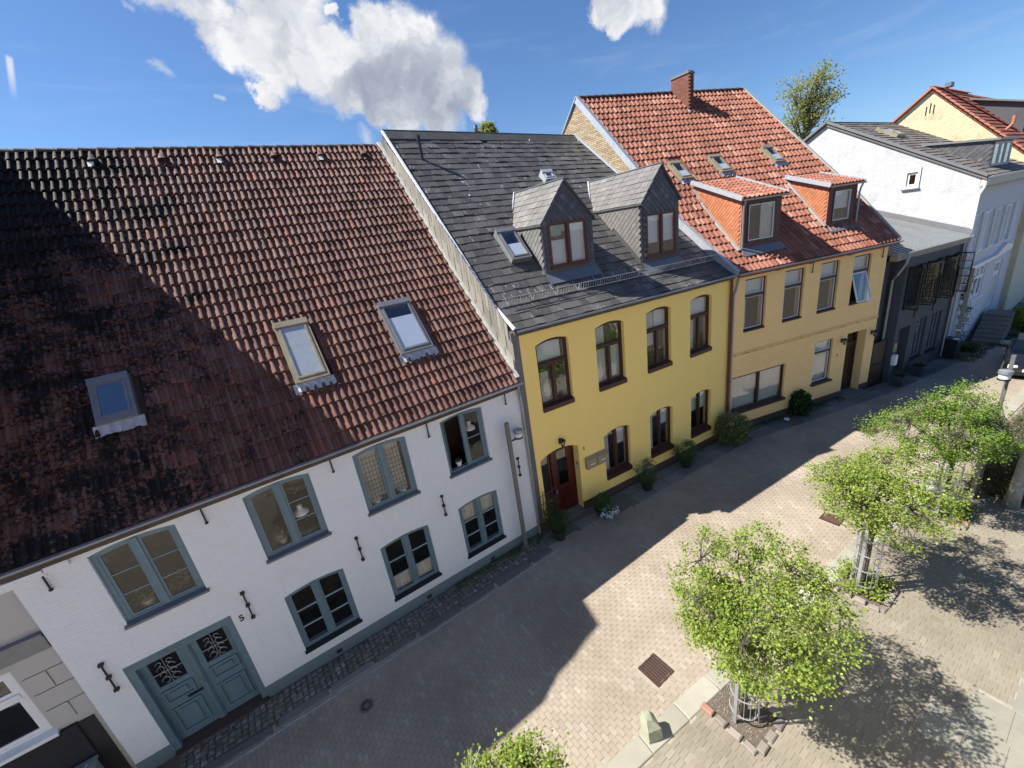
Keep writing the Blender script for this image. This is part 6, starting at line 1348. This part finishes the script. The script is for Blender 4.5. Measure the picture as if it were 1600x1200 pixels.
for x, lb in ((-4.43 + 6.02, 'pale bowl lamp on the left of the third upper window'), (-4.43 + 6.72, 'pale bowl lamp on the right of the third upper window')):
    t_ = empty('bowl', (x, 9.90, 3.56), 0, lb, 'bowl'); MB().lathe([(.05, 0), (.11, .03), (.135, .09), (.12, .09), (.09, .05)], (0, 0, 0), 16).build('body', 'ceramic', t_); MB().lathe([(.06, -.01), (.06, .0)], (0, 0, 0), 12).build('foot', 'ceramic', t_)
random.seed(13)
lv = empty('house_plant', (-4.43 + 1.32, 9.98, 3.52), 0, 'clutter of leafy plants behind the first upper window', 'house plant'); b = MB()
for k in range(40): leaf_cloud(b, Vector((random.uniform(-.2, .7), random.uniform(0, .15), random.uniform(.05, .40))), .16, 8, .08)
b.build('foliage', 'leaf_variegated', lv); MB().lathe([(.08, 0), (.11, .15), (.09, .15)], (0, 0, 0), 12).build('pot', 'terracotta_light', lv)

# ============================================================ street things
def street_lamp(x, y, H_, sgn, label, tilt=(0, 0)):
    t_ = empty('street_lamp', (x, y, 0), 0, label, 'street lamp', 'slim street lamps with a drum-shaped head')
    MB().box(-.058, .058, -.04, .04, 0, H_).build('pole', 'lamp_pole_grey', t_); MB().box(-.09, .09, -.065, .065, 0, .12).build('foot', 'lamp_pole_grey', t_)
    az = H_ - .62; d_ = Vector((sgn[0], sgn[1], 0)) if isinstance(sgn, tuple) else Vector((sgn, 0, 0)); e = d_ * .34
    MB().beam((0, 0, az), (e.x, e.y, az), .05, .03).build('arm', 'black_metal', t_)
    MB().lathe([(.13, .0), (.135, .03), (.125, .05)], (e.x, e.y, az), 18).build('base_ring', 'black_metal', t_)
    MB().lathe([(.118, .05), (.118, .17)], (e.x, e.y, az), 18).build('lamp_glass', 'blind', t_)
    MB().lathe([(.14, .17), (.145, .20), (.14, .27), (.05, .30)], (e.x, e.y, az), 18).build('hood', 'zinc', t_)
street_lamp(5.45, 9.40, 4.5, (1, 0), 'slim grey street lamp standing before the white wall near the yellow house')
street_lamp(17.0, 1.53, 4.55, (-.95, .1), 'slim grey street lamp rising behind the third tree at the right edge')
bo = empty('stone_bollard', (4.22, 3.58, .01), -.25, 'rough mossy guard stone on the granite kerb casting a dark shadow', 'bollard')
b = MB(); A_ = [(-.15, -.14), (.14, -.17), (.17, .12), (-.12, .17)]
b.add([(x, y, -.03) for x, y in A_] + [(x * .95 + .0, y * .95 + .03, .28) for x, y in A_] + [(-.10, .0, .46), (.02, -.02, .43), (.05, .13, .47), (-.08, .17, .50)], [(0, 1, 5, 4), (1, 2, 6, 5), (2, 3, 7, 6), (3, 0, 4, 7), (4, 5, 9, 8), (5, 6, 10, 9), (6, 7, 11, 10), (7, 4, 8, 11), (8, 9, 10, 11)])
b.build('stone', 'mossy_stone', bo)
# litter of white petals and a sheet of paper
lt = tag(empty('paper_sheet', (18.88, 7.70, .055), .3), 'white paper lying on the strip below the ochre picture window', 'paper'); MB().add([(-.14, -.1, 0), (.14, -.1, .02), (.14, .1, .01), (-.14, .1, .03)], [(0, 1, 2, 3)]).build('sheet', 'paper', lt)
random.seed(17); b = MB()
for k in range(420):
    x = random.uniform(-3.5, 26); y = fy(x) - random.uniform(.05, 1.0) if random.random() < .6 else random.uniform(KL(x), pavey(x)); s = random.uniform(.006, .016); a = random.uniform(0, 3); z = .032 if y > pavey(x) - .45 else .012
    b.add([(x, y, z), (x + s * math.cos(a), y + s * math.sin(a), z + .003), (x + s * math.cos(a + 1.3), y + s * math.sin(a + 1.3), z + .004)], [(0, 1, 2)])
tag(b.build('petals', 'paper'), 'scattered pale petals and crumbs on the street', 'petals', kind='stuff')
random.seed(19); b = MB()   # weeds at the foot of the walls
for k in range(420):
    x = random.choice([random.uniform(13.5, 24), random.uniform(17, 21.5), random.uniform(3, 6.2), random.uniform(31.3, 35)]); y = fy(x) - .06 - abs(random.gauss(0, .16)); leaf_cloud(b, Vector((x, y, .06)), .09, 7, .05, .3)
tag(b.build('weeds', 'leaf_mid'), 'green weeds along the foot of the house walls', 'weeds', kind='stuff')
b = MB()
for k in range(500):
    x = random.uniform(30.5, 37); leaf_cloud(b, Vector((x, fy(x) - .3 - random.random() * 1.0 + (0 if x < 34 else -.6), .04)), .14, 6, .07, .3)
tag(b.build('lawn_patch', 'leaf_box'), 'ragged green patch beside the entrance steps', 'grass', kind='stuff')
ks = empty('field_stone', (34.6, 3.55, 0), .4, 'pale field stone lying at the foot of the steps', 'stone'); MB().lathe([(.25, 0), (.3, .08), (.2, .2), (.05, .24)], (0, 0, 0), 7).build('stone', 'mossy_stone', ks)

def car(x, y, rz, paint, label, plate=True):
    t_ = empty('parked_car', (x, y, .02), rz, label, 'car', 'cars parked at the far end of the street')
    # x forward; stations from front bumper (x=0) to tail (x=-4.3)
    st = [(0.0, .62, .35, .62), (-.10, .80, .22, .72), (-.45, .86, .18, .80), (-1.15, .88, .18, .92), (-1.9, .88, .18, .98), (-3.1, .88, .18, 1.0), (-3.9, .86, .2, .98), (-4.25, .75, .3, .9)]
    b = MB(); vs = []; n = 8
    for sx, hw, z0, z1_ in st: vs += [(sx, -hw * .9, z0), (sx, -hw, z0 + .15), (sx, -hw, (z0 + z1_) / 2), (sx, -hw * .93, z1_ - .05), (sx, -hw * .8, z1_), (sx, hw * .8, z1_), (sx, hw * .93, z1_ - .05), (sx, hw, (z0 + z1_) / 2), (sx, hw, z0 + .15), (sx, hw * .9, z0)]
    m_ = 10; fs = [(i * m_ + k, i * m_ + (k + 1) % m_, (i + 1) * m_ + (k + 1) % m_, (i + 1) * m_ + k) for i in range(len(st) - 1) for k in range(m_)] + [tuple(range(m_))[::-1], tuple((len(st) - 1) * m_ + k for k in range(m_))]
    b.add(vs, fs); b.build('body', paint, t_, False)
    b = MB(); cb = [(-1.2, .76, .93), (-1.95, .62, 1.42), (-3.1, .62, 1.45), (-3.95, .72, .98)]; vs = []
    for sx, hw, z in cb: vs += [(sx, -hw, z), (sx, hw, z)]
    lowp = [(-1.2, .76, .92), (-1.95, .80, .95), (-3.1, .80, .97), (-3.95, .72, .95)]
    for sx, hw, z in lowp: vs += [(sx, -hw, z), (sx, hw, z)]
    b.add(vs, [(2, 3, 5, 4)]); b.build('roof', paint, t_)
    MB().add([vs[0], vs[1], vs[3], vs[2]], [(0, 1, 2, 3)]).build('windscreen', 'dark_glass', t_); MB().add([vs[4], vs[5], vs[7], vs[6]], [(0, 1, 2, 3)]).build('rear_window', 'dark_glass', t_)
    for s in (0, 1): MB().add([vs[0 + s], vs[2 + s], vs[4 + s], vs[6 + s], vs[12 + s], vs[10 + s]], [(0, 1, 5), (1, 2, 4, 5), (2, 3, 4)]).build('side_window', 'dark_glass', t_)
    for wx in (-.85, -3.35):
        for sy in (-1, 1): w = MB().tube([(wx, sy * .74, .31), (wx, sy * .90, .31)], .31, 20).build('wheel', 'tyre', t_); MB().tube([(wx, sy * .89, .31), (wx, sy * .912, .31)], .2, 14).build('rim', 'chrome', w)
    for sy in (-1, 1): MB().bbox(-.14, .0, *(sorted((sy * .42, sy * .72))), .56, .70, .02).build('headlight', 'blind', t_); b = MB(); b.bbox(-1.45, -1.28, *(sorted((sy * .9, sy * 1.06))), .94, 1.08, .02); b.build('side_mirror', paint, t_)
    MB().box(-.02, .012, -.5, .5, .40, .54).build('grille', 'rubber_black', t_)
    if plate: MB().box(.013, .025, -.26, .26, .44, .55).build('number_plate', 'paper', t_)
    b = MB(); b.tube([(.012, 0, .61), (.03, 0, .61)], .05, 14); b.build('badge', 'chrome', t_)
car(28.55, 1.95, math.pi + .10, 'car_black', 'black car facing the viewer, cut off by the right edge')
car(36.5, 2.2, math.pi + .05, 'car_silver', 'silver car behind the green bush at the right edge')
